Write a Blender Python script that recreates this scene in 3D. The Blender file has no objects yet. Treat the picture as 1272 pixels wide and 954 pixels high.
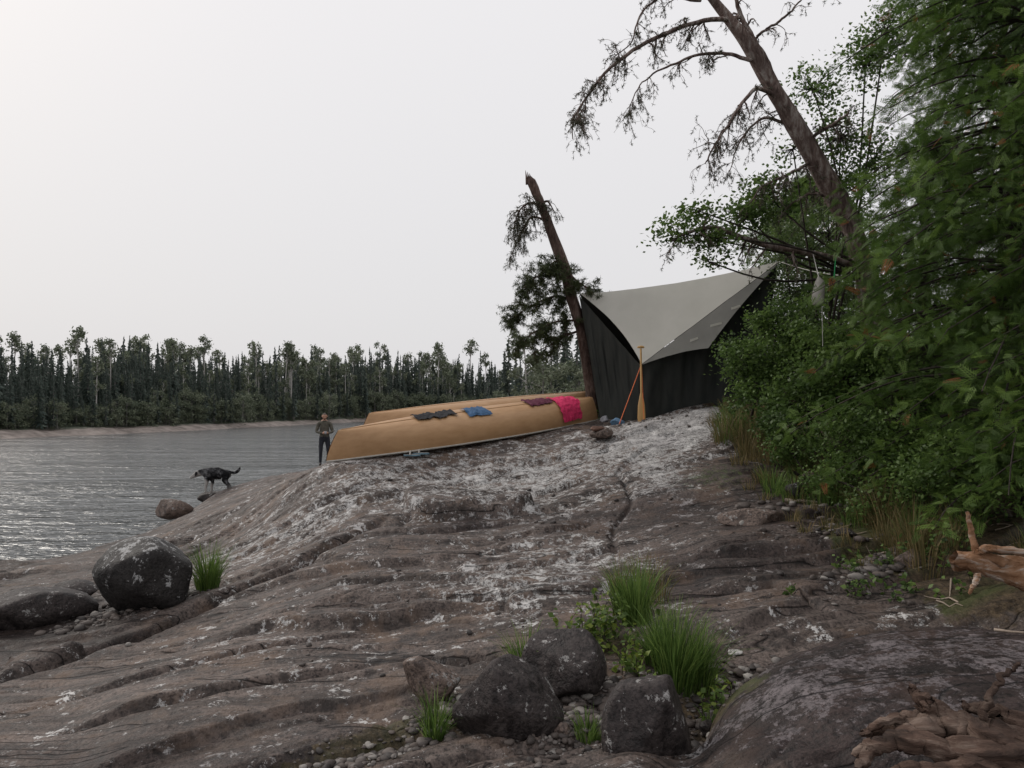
import bpy, math, numpy as np
from mathutils import Vector, Matrix
rng=np.random.default_rng(11)
F=900.0; HZ=508.0; EYE=2.5
def S(u,v,d): return ((u-636)/F*d, d, EYE+(HZ-v)/F*d)
sc=bpy.context.scene
sc.view_settings.view_transform='Standard'; sc.view_settings.look='None'; sc.view_settings.exposure=0
# ---------------------------------------------------------------- helpers
def link(o,parent=None):
    sc.collection.objects.link(o)
    if parent is not None: o.parent=parent
    return o
def empty(name,loc=(0,0,0)):
    o=bpy.data.objects.new(name,None); o.location=loc; o.empty_display_size=.2; return link(o)
def fm(name,V,Fc,mat,parent=None,smooth=True,attrs=None,midx=None):
    V=np.asarray(V,dtype=np.float32); Fc=np.asarray(Fc,dtype=np.int32)
    me=bpy.data.meshes.new(name); me.vertices.add(len(V)); me.vertices.foreach_set('co',V.ravel())
    k=Fc.shape[1]; me.loops.add(Fc.size); me.loops.foreach_set('vertex_index',Fc.ravel())
    me.polygons.add(len(Fc)); me.polygons.foreach_set('loop_start',np.arange(len(Fc),dtype=np.int32)*k)
    me.update(calc_edges=True)
    if smooth: me.polygons.foreach_set('use_smooth',np.ones(len(Fc),dtype=bool))
    mats=mat if isinstance(mat,(list,tuple)) else [mat]
    for m in mats: me.materials.append(m)
    if midx is not None: me.polygons.foreach_set('material_index',np.asarray(midx,dtype=np.int32))
    if attrs:
        for a,val in attrs.items():
            me.attributes.new(a,'FLOAT','POINT').data.foreach_set('value',np.asarray(val,dtype=np.float32))
    o=bpy.data.objects.new(name,me); return link(o,parent)
TAB=rng.random(65536)
def vn(x,y,z=0.0,seed=0):
    x=np.asarray(x,float); y=np.asarray(y,float); z=np.asarray(z,float)+0*x
    xi=np.floor(x).astype(np.int64); yi=np.floor(y).astype(np.int64); zi=np.floor(z).astype(np.int64)
    fx=x-xi; fy=y-yi; fz=z-zi
    fx=fx*fx*(3-2*fx); fy=fy*fy*(3-2*fy); fz=fz*fz*(3-2*fz)
    def h(a,b,c): return TAB[((a*73856093)^(b*19349663)^(c*83492791)^(seed*2654435))&65535]
    def l(a,b,t): return a+(b-a)*t
    c0=l(l(h(xi,yi,zi),h(xi+1,yi,zi),fx),l(h(xi,yi+1,zi),h(xi+1,yi+1,zi),fx),fy)
    if not np.any(fz): return c0
    c1=l(l(h(xi,yi,zi+1),h(xi+1,yi,zi+1),fx),l(h(xi,yi+1,zi+1),h(xi+1,yi+1,zi+1),fx),fy)
    return l(c0,c1,fz)
def fbm(x,y,z=0.0,o=4,seed=0,g=.5):
    s=0;a=1;t=0
    for i in range(o):
        s=s+a*vn(x*2**i+17.3*i,y*2**i+5.1*i,np.asarray(z)*2**i,seed+i); t+=a; a*=g
    return s/t-.5
def hsh(a,b,s): return TAB[((a*73856093)^(b*19349663)^(s*7919))&65535]
def voro(px,py,seed):
    xi=np.floor(px).astype(np.int64); yi=np.floor(py).astype(np.int64)
    f1=np.full(px.shape,9.); f2=np.full(px.shape,9.); ida=np.zeros(px.shape,np.int64); idb=ida.copy(); cx=np.zeros(px.shape); cy=cx.copy()
    for a in (-1,0,1):
        for b in (-1,0,1):
            A=xi+a; B_=yi+b; qx=A+hsh(A,B_,seed); qy=B_+hsh(A,B_,seed+1); d=np.hypot(px-qx,py-qy)
            m=d<f1; f2=np.where(m,f1,np.minimum(f2,d)); f1=np.where(m,d,f1); ida=np.where(m,A,ida); idb=np.where(m,B_,idb); cx=np.where(m,px-qx,cx); cy=np.where(m,py-qy,cy)
    return f1,f2,ida,idb,cx,cy
def sstep(a,b,x):
    t=np.clip((x-a)/(b-a),0,1); return t*t*(3-2*t)
# ---------------------------------------------------------------- materials
class M:
    def __init__(s,name):
        s.m=bpy.data.materials.new(name); s.m.use_nodes=True; s.t=s.m.node_tree; s.b=s.t.nodes['Principled BSDF']; s.out=s.t.nodes['Material Output']
        s.b.inputs['Roughness'].default_value=.7
    def n(s,ty,**kw):
        nd=s.t.nodes.new(ty)
        for k,v in kw.items():
            if k.startswith('_'): setattr(nd,k[1:],v)
            else: s.set(nd.inputs[int(k[1:]) if k[0]=='i' and k[1:].isdigit() else k.replace('_',' ')],v)
        return nd
    def set(s,inp,v):
        if isinstance(v,bpy.types.NodeSocket): s.t.links.new(v,inp)
        else:
            if isinstance(v,(tuple,list)) and len(v)==3 and inp.type=='RGBA': v=(*v,1)
            inp.default_value=v
    def tc(s,scale=(1,1,1),rot=(0,0,0)):
        a=s.n('ShaderNodeTexCoord'); mp=s.n('ShaderNodeMapping',Scale=scale,Rotation=rot); s.t.links.new(a.outputs['Object'],mp.inputs[0]); return mp.outputs[0]
    def noise(s,vec,scale,detail=6,rough=.6,dist=0):
        return s.n('ShaderNodeTexNoise',Vector=vec,Scale=scale,Detail=detail,Roughness=rough,Distortion=dist).outputs[0]
    def ramp(s,fac,stops):
        r=s.n('ShaderNodeValToRGB'); s.t.links.new(fac,r.inputs[0]); e=r.color_ramp.elements
        while len(e)<len(stops): e.new(.5)
        for i,(p,c) in enumerate(stops):
            e[i].position=p; c=(c,c,c) if not isinstance(c,tuple) else c; e[i].color=(*c[:3],1)
        return r.outputs[0]
    def mix(s,f,a,b,bt='MIX'):
        nd=s.n('ShaderNodeMix',_data_type='RGBA',_blend_type=bt); s.set(nd.inputs[0],f); s.set(nd.inputs[6],a); s.set(nd.inputs[7],b); return nd.outputs[2]
    def math(s,op,a,b=0.0,c=0.0):
        nd=s.n('ShaderNodeMath',_operation=op); s.set(nd.inputs[0],a); s.set(nd.inputs[1],b); s.set(nd.inputs[2],c); return nd.outputs[0]
    def attr(s,name): return s.n('ShaderNodeAttribute',_attribute_name=name).outputs['Fac']
    def bump(s,h,strength=.5,dist=.02,normal=None):
        nd=s.n('ShaderNodeBump',Strength=strength,Distance=dist); s.t.links.new(h,nd.inputs['Height'])
        if normal is not None: s.t.links.new(normal,nd.inputs['Normal'])
        return nd.outputs[0]
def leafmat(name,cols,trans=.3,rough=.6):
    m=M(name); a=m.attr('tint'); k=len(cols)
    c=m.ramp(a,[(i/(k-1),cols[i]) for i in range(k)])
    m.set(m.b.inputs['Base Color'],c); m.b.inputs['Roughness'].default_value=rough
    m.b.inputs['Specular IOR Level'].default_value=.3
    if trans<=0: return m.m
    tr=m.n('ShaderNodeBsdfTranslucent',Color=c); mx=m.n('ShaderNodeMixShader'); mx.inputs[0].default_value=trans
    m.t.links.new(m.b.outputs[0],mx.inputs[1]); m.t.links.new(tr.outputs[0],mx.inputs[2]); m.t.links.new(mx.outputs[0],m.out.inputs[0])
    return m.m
def plain(name,col,var=.25,scale=20,rough=.7,bump=.2,stretch=(1,1,1)):
    m=M(name); v=m.tc(stretch); n=m.noise(v,scale,3)
    d=tuple(c*(1-var) for c in col); l=tuple(min(1,c*(1+var)) for c in col)
    m.set(m.b.inputs['Base Color'],m.ramp(n,[(.3,d),(.7,l)])); m.b.inputs['Roughness'].default_value=rough
    if bump: m.set(m.b.inputs['Normal'],m.bump(n,bump,.01))
    return m.m
def rockmat(name,lo,hi,terrain=False,lich=0.0,lcol=(.36,.35,.34)):
    m=M(name); v=m.tc(); m.b.inputs['Specular IOR Level'].default_value=.25
    n1=m.noise(v,.9,4,.62,.4); n3=m.noise(v,42,2,.7); n4=m.noise(v,8,4,.72,.2)
    c=m.ramp(n1,[(.3,lo),(.7,hi)])
    c=m.mix(m.ramp(n3,[(.38,0.0),(.72,.5)]),c,tuple(min(1,x*1.7) for x in hi))
    c=m.mix(m.ramp(n3,[(.30,.8),(.48,0.0)]),c,(.014,.012,.012))
    c=m.mix(m.ramp(n4,[(.36,.85),(.50,0.0)]),c,tuple(x*.45 for x in lo))
    hb=m.math('MULTIPLY',n4,.5)
    if terrain:
        vs=m.tc((.30,3.0,2.0),(0,0,math.radians(-17))); n2=m.noise(vs,1.6,4,.6,.2)
        c=m.mix(m.ramp(n2,[(.38,.7),(.56,0.0)]),c,tuple(x*.38 for x in lo))
        ab=m.math('ABSOLUTE',m.math('SUBTRACT',m.noise(m.tc((.16,2.4,1.4),(0,0,math.radians(-15))),1.0,2,.5,.0),.5)); ck=m.ramp(ab,[(.0,1.0),(.005,0.0)])
        hb=m.math('ADD',hb,m.math('MULTIPLY',n2,1.2))
        hb=m.math('SUBTRACT',hb,m.math('MULTIPLY',ck,.4))
        n7=m.noise(v,1.9,4,.7,.4)
        warm=m.ramp(n7,[(.52,0.0),(.66,.55)]); c=m.mix(warm,c,(.17,.115,.083))
        n5=m.noise(v,13,5,.85,.2); n8=m.noise(v,4.2,5,.78,.3)
        pale=m.attr('pale'); f=m.math('ADD',m.math('ADD',n5,m.math('MULTIPLY',m.math('SUBTRACT',n8,.5),.8)),m.math('MULTIPLY',pale,.14))
        lc=m.mix(m.ramp(n3,[(.35,0.0),(.60,1.0)]),(.15,.145,.14),lcol)
        c=m.mix(m.ramp(f,[(.600,0.0),(.640,.92)]),c,lc)
        f2=m.math('ADD',n8,m.math('MULTIPLY',pale,.045)); c=m.mix(m.ramp(f2,[(.625,0.0),(.65,.9)]),c,tuple(x*1.15 for x in lcol))
        c=m.mix(m.math('MULTIPLY',ck,.85),c,(.010,.009,.009))
        c=m.mix(m.attr('dark'),c,m.mix(1.0,c,(.30,.265,.28),'MULTIPLY'))
        so=m.attr('soil'); ns=n4
        sf=m.ramp(m.math('ADD',so,m.math('MULTIPLY',m.math('SUBTRACT',ns,.5),.9)),[(.45,0.0),(.58,1.0)])
        sc_=m.ramp(n5,[(.35,(.018,.014,.010)),(.5,(.06,.043,.028)),(.65,(.13,.095,.058))])
        sc_=m.mix(m.ramp(n1,[(.45,0.0),(.6,.7)]),sc_,(.05,.065,.02))
        c=m.mix(sf,c,sc_)
        mo=m.attr('moss'); mf=m.ramp(m.math('ADD',mo,m.math('MULTIPLY',m.math('SUBTRACT',n5,.5),1.6)),[(.5,0.0),(.66,.85)])
        c=m.mix(mf,c,m.ramp(n3,[(.3,(.02,.03,.008)),(.7,(.07,.085,.025))]))
        c=m.mix(m.attr('wet'),c,m.mix(1.0,c,(.38,.36,.36),'MULTIPLY'))
    else:
        g=m.n('ShaderNodeNewGeometry'); sp=m.n('ShaderNodeSeparateXYZ'); m.t.links.new(g.outputs['Normal'],sp.inputs[0]); n5=m.noise(v,9,5,.8,.2)
        f=m.math('ADD',n5,m.math('MULTIPLY',sp.outputs[2],lich))
        lc=m.mix(m.ramp(n3,[(.35,0.0),(.65,1.0)]),tuple(x*.5 for x in lcol),lcol)
        c=m.mix(m.ramp(f,[(.60,0.0),(.63,.9)]),c,lc)
    m.set(m.b.inputs['Base Color'],c)
    m.set(m.b.inputs['Roughness'],m.ramp(n4,[(.3,.5),(.7,.8)]))
    nb=m.bump(m.math('ADD',hb,m.math('MULTIPLY',n3,.16)),.8,.06)
    m.set(m.b.inputs['Normal'],nb)
    return m.m
# ---------------------------------------------------------------- terrain
CP=[(0,954,3.6),(300,954,3.5),(636,954,3.3),(900,954,3.0),(0,850,5.0),(150,850,5),(300,850,4.9),(450,860,4.5),(600,875,4.1),(740,880,4.0),(880,880,3.9),
(0,760,7.5),(0,705,11.2),(130,735,8.2),(184,765,7.0),(300,760,6.6),(450,760,6.2),(600,760,5.7),(700,780,5.2),(850,800,4.9),
(250,645,13.0),(190,657,14.8),(330,608,12.2),(380,590,11.0),(400,578,10.6),(300,660,10.5),(150,690,11),
(560,561,11.6),(650,544,12.3),(740,524,13.5),(800,527,12.8),(900,506,12.4),(960,506,12.5),(860,522,11.5),
(450,640,9.0),(350,680,8.8),(500,690,7.7),(636,655,8.6),(560,610,10),(650,590,10.4),(740,560,11),(790,640,8.4),(720,720,6.5),(880,590,9.2),(830,560,10.5),
(940,650,7.6),(1000,740,5.5),(1100,700,6.2),(1010,610,8.6),(1110,640,7.6),(1200,735,5.3),(1272,700,5.6),(1150,775,4.9),(950,800,4.6),(275,614,16.8),(235,640,16.5)]
C=[S(*p) for p in CP]
C+=[(-2.6,12.6,1.62),(-1,14.5,1.95),(1.5,16.5,2.25),(-6.2,24,.68),(-3.8,18,1.05),(-6.0,19.5,.5),(0,22,2.0),(4,22,2.6),(8,12,2.9),(12,20,3.0),(6,9,2.1),(8,6,1.9),(5,4,1.5),(5,30,2.0),(12,40,2.0),(0,45,.4),(-3,40,-.2),
(-6.2,30,-.3),(-8.2,24,-.4),(-10,18,-.6),(-9,14,-.5),(-12,22,-1.2),(-9,10.5,-.15),(-8.5,8,.1),(-12,12,-1),(-6,5,.45),(-9,5,-.1),(-16,8,-1.3),(-25,20,-2.5),(-25,0,-2),(-12,0,-.4),(-4,0,.75),(0,0,.92),(3,0,1.15),(0,-5,1.2),(-6,-5,.5),(6,-5,1.9),(10,0,2.2),(20,0,2.8),(-15,40,-2),(-25,60,-3),(-5,60,-.4),(3,60,.5),(15,60,1.6),(30,60,2.5),(30,20,3.5),(20,35,2.6)]
C=np.array(C)
def tpsK(r2): return .5*r2*np.log(r2+1e-9)
def fit(P):
    n=len(P); d=((P[:,None,:2]-P[None,:,:2])**2).sum(-1); K=tpsK(d)+np.eye(n)*.06
    A=np.zeros((n+3,n+3)); A[:n,:n]=K; A[:n,n]=1; A[:n,n+1:]=P[:,:2]; A[n,:n]=1; A[n+1:,:n]=P[:,:2].T
    return np.linalg.solve(A,np.r_[P[:,2],0,0,0])
WT=fit(C)
def base(x,y):
    z=WT[-3]+WT[-2]*x+WT[-1]*y
    for i in range(len(C)): z=z+WT[i]*tpsK((x-C[i,0])**2+(y-C[i,1])**2)
    return z
def seg_d(x,y,pl):
    best=np.full(x.shape,1e9); side=np.zeros(x.shape); par=np.zeros(x.shape)
    for i in range(len(pl)-1):
        ax,ay=pl[i]; bx,by=pl[i+1]; dx,dy=bx-ax,by-ay; L=dx*dx+dy*dy
        t=np.clip(((x-ax)*dx+(y-ay)*dy)/L,0,1); d=np.hypot(x-ax-t*dx,y-ay-t*dy)
        s=np.sign((x-ax)*dy-(y-ay)*dx); m=d<best
        best=np.where(m,d,best); side=np.where(m,s,side); par=np.where(m,(i+t)/(len(pl)-1),par)
    return best,side,par
def XY(l): return [S(*p)[:2] for p in l]
GRV=[(XY([(0,842,5.1),(130,792,5.9),(260,742,6.9),(380,705,7.7),(500,650,8.9)]),.12,.05),
     (XY([(775,700,6.8),(762,670,7.7),(785,630,8.9),(765,600,9.8),(800,572,10.6),(835,560,11)]),.05,.035),
     (XY([(380,742,6.6),(520,738,6.6),(640,745,6.3),(760,735,6.3)]),.06,.03),
     (XY([(60,905,4.1),(300,870,4.6),(480,830,4.9)]),.06,.025),
     (XY([(120,870,4.8),(330,820,5.3),(470,800,5.5)]),.045,.02),
     (XY([(300,790,6.0),(450,778,6.0),(600,790,5.5)]),.035,.02),
     (XY([(480,600,10.2),(600,596,10.3),(720,585,10.5)]),.05,.04),
     (XY([(860,700,6.5),(980,692,6.5),(1090,690,6.4)]),.12,.04),
     (XY([(890,650,7.6),(1000,655,7.4),(1080,640,7.5)]),.11,.04),
     (XY([(870,740,5.7),(960,730,5.7),(1040,760,5.2)]),.06,.025),
     (XY([(250,690,9.0),(400,655,9.4),(480,625,9.8)]),.07,.04)]
def height(x,y):
    x=np.asarray(x,float); y=np.asarray(y,float); sh=x.shape; x=x.ravel(); y=y.ravel()
    z=base(x,y)
    fade=1-.7*sstep(14,30,y)
    z=z+fbm(x*.55,y*.55,o=2,seed=3)*.16*fade
    wx=fbm(x*.3,y*.3,o=2,seed=9)*2.4
    q=-.32*x+.95*y+wx
    am=.05+1.5*sstep(.40,.75,fbm(x*.6,y*.6,o=3,seed=21)+.5)
    for per,h,wd in ((1.5,.05,.05),(.6,.016,.07),(.2,.006,.12)):
        f=q/per+fbm(x*.5,y*.9,o=4,seed=31)*.9; cell=np.floor(f); f=f-cell
        a2=.2+1.5*vn(cell*3.7,x*.6+cell)
        z=z+h*am*a2*(sstep(0,wd,f)-f)*fade
    # fractured slabs
    xr=.95*x+.3*y; yr=-.3*x+.95*y
    for sc_,amp,gr,sd,thr in ((1.0,.085,.035,61,.44),(2.6,.032,.016,71,.52)):
        wq=fbm(x*1.3*sc_,y*1.3*sc_,o=3,seed=sd)*.5
        f1,f2,ia,ib,cx,cy=voro(xr*.62*sc_+wq,yr*1.5*sc_+wq*1.2,sd)
        mk=sstep(thr,thr+.14,fbm(x*.45,y*.45,o=3,seed=sd+5)+.5)*fade
        z=z+mk*((hsh(ia,ib,sd+3)-.5)*amp+cy*(hsh(ia,ib,sd+4)-.35)*amp*.9-gr*np.exp(-((f2-f1)/.05)**2))
    for pl,dep,w in GRV:
        wob=fbm(x*1.6,y*1.6,o=4,seed=44)*.26
        d,s,t=seg_d(x+wob,y+wob,pl); en=np.clip(np.minimum(t,1-t)*6,0,1)
        z=z-dep*en*np.exp(-(d/w)**2)
        if dep!=.05: z=z+.7*dep*en*np.where(s<0,1,0)*sstep(0,w,d)*np.exp(-d*1.2)
    cx,cy=S(580,640,9.2)[:2]; r=np.hypot((x-cx+fbm(x*2,y*2,seed=5)*.3)/.85,(y-cy)/.5); z=z+.15*(1-sstep(.9,1.0,r))
    z=z+fbm(x*3.1,y*3.1,o=3,seed=12)*.018*fade
    cr=np.abs(fbm(xr*.22+3,yr*2.0,o=3,seed=50)); z=z-.03*np.exp(-(cr/.010)**2)*fade
    # big outcrop right foreground
    r2=((x-2.55)/1.62)**2+((y-3.35)/1.25)**2; r2=r2*(1+fbm(x*1.3,y*1.3,seed=66)*.35)
    dm=.70+.62*np.sqrt(np.clip(1-np.clip(r2,0,1)**1.5,0,1))+fbm(x*1.7,y*1.7,seed=8)*.09+fbm(x*5,y*5,seed=88)*.025
    rr_=np.sqrt(r2); z=z-.13*np.exp(-((rr_-1.06)/.13)**2)
    z=np.where(r2<1,np.maximum(z,dm),z)
    d,s,t=seg_d(x,y,XY([(430,945,3.6),(600,850,4.4),(700,900,3.9),(880,860,4.1),(930,800,4.7)])); z=z-.06*np.exp(-(d/.32)**2)
    z=z+fbm(x*15,y*15,o=3,seed=13)*.010*fade
    return z.reshape(sh)
def H(x,y): return float(height(np.array([x]),np.array([y]))[0])
tx=np.linspace(-2.55,2.75,900); gx=4.0*np.sinh(tx*.95)*.62
ty=np.geomspace(1.0,59.0,900)-0.0; gy=np.r_[np.linspace(-4,.9,30),ty]
X,Y=np.meshgrid(gx,gy); Z=height(X,Y)
nx=len(gx); ny=len(gy)
i=np.arange(nx*ny).reshape(ny,nx); Q=np.stack([i[:-1,:-1],i[:-1,1:],i[1:,1:],i[1:,:-1]],-1).reshape(-1,4)
xf,yf,zf=X.ravel(),Y.ravel(),Z.ravel()
def blobs(x,y,L):
    v=np.zeros(x.shape)
    for (u,vv,d,rx,ry,a) in L:
        cx,cy,_=S(u,vv,d); v=v+a*np.exp(-((x-cx)/rx)**2-((y-cy)/ry)**2)
    return v
pale=blobs(xf,yf,[(880,515,11.8,1.1,1.0,1.7),(820,545,11.2,.9,1.2,1.2),(720,560,11,1.4,1.1,.8),(690,700,7.0,.9,1.1,.9),(650,620,9.6,1.6,1.0,.75),(560,590,10.5,1.6,.8,.6),(820,600,9.4,.35,.9,1.0),(500,630,9.8,1.2,1,.5),(350,660,9,1,1,.5),(1000,880,3.4,.4,.35,1.0),(1180,820,3.6,.6,.5,.9),(350,800,5.5,.5,.2,.6),(250,690,9,1,.8,.5),(620,740,6.3,1,.5,.4)])
pale=pale+fbm(xf*.8,yf*.8,o=3,seed=71)*.6-.1
dark=blobs(xf,yf,[(1020,650,7.6,1.0,1.4,.95),(960,620,9,.6,.8,.6),(830,640,8.4,.5,.9,.7),(880,720,6.2,.9,.5,.5),(590,655,8.5,.8,.25,.8),(250,670,10,1.6,.7,.45),(100,800,6.2,1.2,.8,.8),(60,940,3.7,1.2,.25,.6),(740,640,8.3,.5,.6,.35)])
r2=((xf-2.55)/1.62)**2+((yf-3.35)/1.25)**2; dark=np.maximum(dark,.92*(1-sstep(.85,1.15,r2)))
dark=np.clip(dark+fbm(xf*.6,yf*.6,o=3,seed=91)*.9+fbm(xf*2.2,yf*4.2,o=4,seed=93)*.7*(1-.8*(dark>.8)),0,1)
soil=sstep(3.0,3.9,xf+fbm(xf*.9,yf*.9,seed=15)*1.2-.22*np.clip(yf-9,-3,0))*sstep(4.3,5.2,yf)
soil=np.maximum(soil,sstep(15.5,19,yf+fbm(xf*.4,yf*.4,seed=6)*3)*sstep(.6,1.4,zf)*sstep(-4,-1,xf))
dg_,_,_=seg_d(xf,yf,XY([(400,950,3.6),(560,880,4.1),(640,840,4.5),(740,800,5),(860,830,4.6),(900,880,3.9)])); soil=np.maximum(soil,.75*np.exp(-(dg_/.3)**2))
moss=blobs(xf,yf,[(890,605,9,.9,.8,.55),(760,620,9.2,.4,.6,.2),(960,655,7.4,.6,.4,.5),(800,530,12.4,.6,.4,.3),(430,580,10.9,.6,.3,.3)])
wet=(1-sstep(.02,.3,zf+fbm(xf*1.5,yf*1.5,seed=2)*.15))*.8
wet=np.maximum(wet,blobs(xf,yf,[(20,790,6.4,.8,.7,.8),(1000,722,5.8,.45,.22,.9),(600,800,5.2,.25,.1,.5),(140,770,7.2,.6,.6,.7)]).clip(0,1))
mrock=rockmat('rock_shore',(.062,.049,.044),(.145,.115,.101),terrain=True,lcol=(.46,.45,.44))
ground=fm('rocky_ground',np.stack([xf,yf,zf],-1),Q,mrock,attrs=dict(pale=pale,soil=soil,moss=moss,wet=wet,dark=dark))
# ---------------------------------------------------------------- water
mw=M('lake_water'); v=mw.tc((.45,1.6,1),(0,0,math.radians(-8)))
n=mw.noise(v,1.5,3,.6,.6); n2=mw.noise(v,4.5,2,.6,.4); n3=mw.noise(mw.tc((.1,.6,1)),.5,3,.6)
h=mw.math('ADD',n,mw.math('MULTIPLY',n2,.4))
h=mw.math('MULTIPLY',h,mw.ramp(n3,[(.38,.35),(.62,1.0)]))
mw.set(mw.b.inputs['Base Color'],(.085,.095,.10)); mw.b.inputs['Roughness'].default_value=.09; mw.b.inputs['IOR'].default_value=1.38
mw.set(mw.b.inputs['Normal'],mw.bump(h,1.0,.24))
fm('lake_water',[(-3000,-200,0),(3000,-200,0),(3000,4000,0),(-3000,4000,0)],[(0,1,2,3)],mw.m)
# ---------------------------------------------------------------- far shore
SH=[((-110,-40),(-1,.1)),((-75,10),(-1,.2)),((-55,42),(-.9,.45)),((-43,61),(-.85,.55)),((-37.6,78),(-.8,.6)),((-34.8,102),(-.7,.7)),((-29,150),(-.5,.86)),((-7,173),(-.3,.95)),((60,205),(0,1)),((220,230),(.1,1)),((500,200),(.3,1))]
def shore(t):
    t=np.clip(t,0,len(SH)-1.001); k=int(t); f=t-k
    p=np.array(SH[k][0])*(1-f)+np.array(SH[k+1][0])*f; d=np.array(SH[k][1])*(1-f)+np.array(SH[k+1][1])*f
    return p,d/np.linalg.norm(d)
off=[(-3,-.4),(0,.0),(1.2,.38),(2.6,.55),(5,.9),(20,1.5),(80,4),(600,12),(2500,20)]
V=[];TT=np.linspace(0,len(SH)-1.01,260)
for t in TT:
    p,d=shore(t); w=(vn(np.array([t*6.0]),np.array([.5]))[0]-.5)*2.5
    for o,zz in off:
        V.append((p[0]+d[0]*(o+w),p[1]+d[1]*(o+w),zz*(1+(vn(np.array([t*9.]),np.array([o+.5]))[0]-.5)*.5 if o>0 else 1)))
k=len(off); fs=[(a*k+b,(a+1)*k+b,(a+1)*k+b+1,a*k+b+1) for a in range(len(TT)-1) for b in range(k-1)]
mf=M('far_shore'); v=mf.tc(); sp=mf.n('ShaderNodeSeparateXYZ'); mf.t.links.new(v,sp.inputs[0])
f=mf.ramp(mf.math('ADD',sp.outputs[2],mf.math('MULTIPLY',mf.noise(v,.6,4),.5)),[(.0,0.0),(.78,0.0),(.95,1.0)])
mf.set(mf.b.inputs['Base Color'],mf.mix(f,mf.ramp(mf.noise(v,1.0,5),[(.35,(.15,.125,.11)),(.65,(.33,.28,.25))]),(.06,.075,.05)))
fm('far_shore_ground',V,fs,mf.m)
fm('mainland_ground',[(28,-60,2.0),(900,-60,10),(900,60,12),(28,57,2.0),(-4,57,-.3),(8,120,-.3),(200,170,-.3),(900,190,5)],[(0,1,2,3),(3,2,7,6),(3,6,5,4)],mf.m,smooth=False)
# ---------------------------------------------------------------- trees (distant)
def tube(P,R,seg=8,rough=0,seed=0,aniso=1.5):
    P=np.asarray(P,float); R=np.asarray(R,float); n=len(P); T=np.gradient(P,axis=0); T/=np.linalg.norm(T,axis=1)[:,None]+1e-9
    up=np.array([0,0,1.]) if abs(T[0,2])<.9 else np.array([1.,0,0]); V=[]
    u=np.cross(T[0],up); u/=np.linalg.norm(u)
    for i in range(n):
        u=u-T[i]*np.dot(u,T[i]); u/=np.linalg.norm(u)+1e-9; w=np.cross(T[i],u)
        a=np.arange(seg)/seg*2*math.pi; r=R[i]
        if rough: r=r*(1+rough*2*(fbm(np.cos(a)*aniso+seed,np.sin(a)*aniso+i*.12,np.full(seg,seed*1.7+i*.1),o=3)))
        V.append(P[i]+(np.outer(np.cos(a)*r,u)+np.outer(np.sin(a)*r,w)))
    V=np.concatenate(V); i,j=np.meshgrid(np.arange(n-1),np.arange(seg),indexing='ij'); i=i.ravel();j=j.ravel();j2=(j+1)%seg
    Fq=np.stack([i*seg+j,i*seg+j2,(i+1)*seg+j2,(i+1)*seg+j],-1)
    return V,Fq
class Acc:
    def __init__(s): s.V=[];s.F=[];s.M=[];s.A=[];s.n=0
    def add(s,V,Fc,m=0,tint=.5):
        V=np.asarray(V,float); Fc=np.asarray(Fc); s.V.append(V); s.F.append(Fc+s.n); s.M.append(np.full(len(Fc),m)); s.A.append(np.zeros(len(V))+tint); s.n+=len(V)
    def out(s,name,mats,parent=None,smooth=True):
        return fm(name,np.concatenate(s.V),np.concatenate(s.F),mats,parent,smooth,dict(tint=np.concatenate(s.A)),np.concatenate(s.M))
def smoothpath(P,n=24):
    P=np.asarray(P,float); k=len(P); t=np.linspace(0,k-1,n); o=[]
    for tt in t:
        i=min(int(tt),k-2); f=tt-i; p0=P[max(i-1,0)];p1=P[i];p2=P[i+1];p3=P[min(i+2,k-1)]
        o.append(.5*((2*p1)+(-p0+p2)*f+(2*p0-5*p1+4*p2-p3)*f*f+(-p0+3*p1-3*p2+p3)*f**3))
    return np.array(o)
m_far=leafmat('far_spruce_needles_hazed',[(.044,.064,.056),(.082,.105,.088),(.125,.150,.123)],0)  # needle colours paled and blued: distance haze is painted into them
m_farb=leafmat('far_birch_leaves_hazed',[(.09,.115,.08),(.14,.165,.105),(.20,.22,.15)],.2)  # leaf colours paled as well to stand in for haze
m_ftr=plain('far_trunk',(.42,.40,.38),.25,3,.8,0); m_ftd=plain('far_trunk_dark',(.15,.14,.135),.3,3,.8,0)
def spruce(seed,slim=.15,levels=34,bare=.08,per=9):
    r=np.random.default_rng(seed); A=Acc(); A.add(*tube([(0,0,0),(0,0,.5),(0,0,1)],[.011,.007,.0015],5),m=0)
    V=[];Fc=[];ti=[]
    for L in range(levels):
        z=bare+(1-bare)*(L/levels)**.95; R=slim*(1-z)**.85*(.55+.8*r.random())+.006
        for b in range(per):
            if r.random()<.18: continue
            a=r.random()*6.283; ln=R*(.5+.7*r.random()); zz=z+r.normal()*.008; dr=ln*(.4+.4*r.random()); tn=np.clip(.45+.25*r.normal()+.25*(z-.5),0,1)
            for q in range(2):
                s0=.15+.35*q; s1=s0+.5; a2=a+r.normal()*.12; w=.2*ln*(1.1-q*.35)
                c,s=math.cos(a2),math.sin(a2); x0,x1=ln*s0,ln*s1
                k=len(V)
                V+= [(c*x0-s*w,s*x0+c*w,zz-dr*s0-.012),(c*x0+s*w,s*x0-c*w,zz-dr*s0-.012),(c*x1,s*x1,zz-dr*s1+.004),(c*x0,s*x0,zz-dr*s0+.010)]
                Fc.append((k,k+1,k+2,k+3)); ti+=[tn]*4
    A.add(V,Fc,1,np.array(ti)); o=A.out('spruce_variant',[m_ftd,m_far]); me=o.data; bpy.data.objects.remove(o); return me
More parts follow.
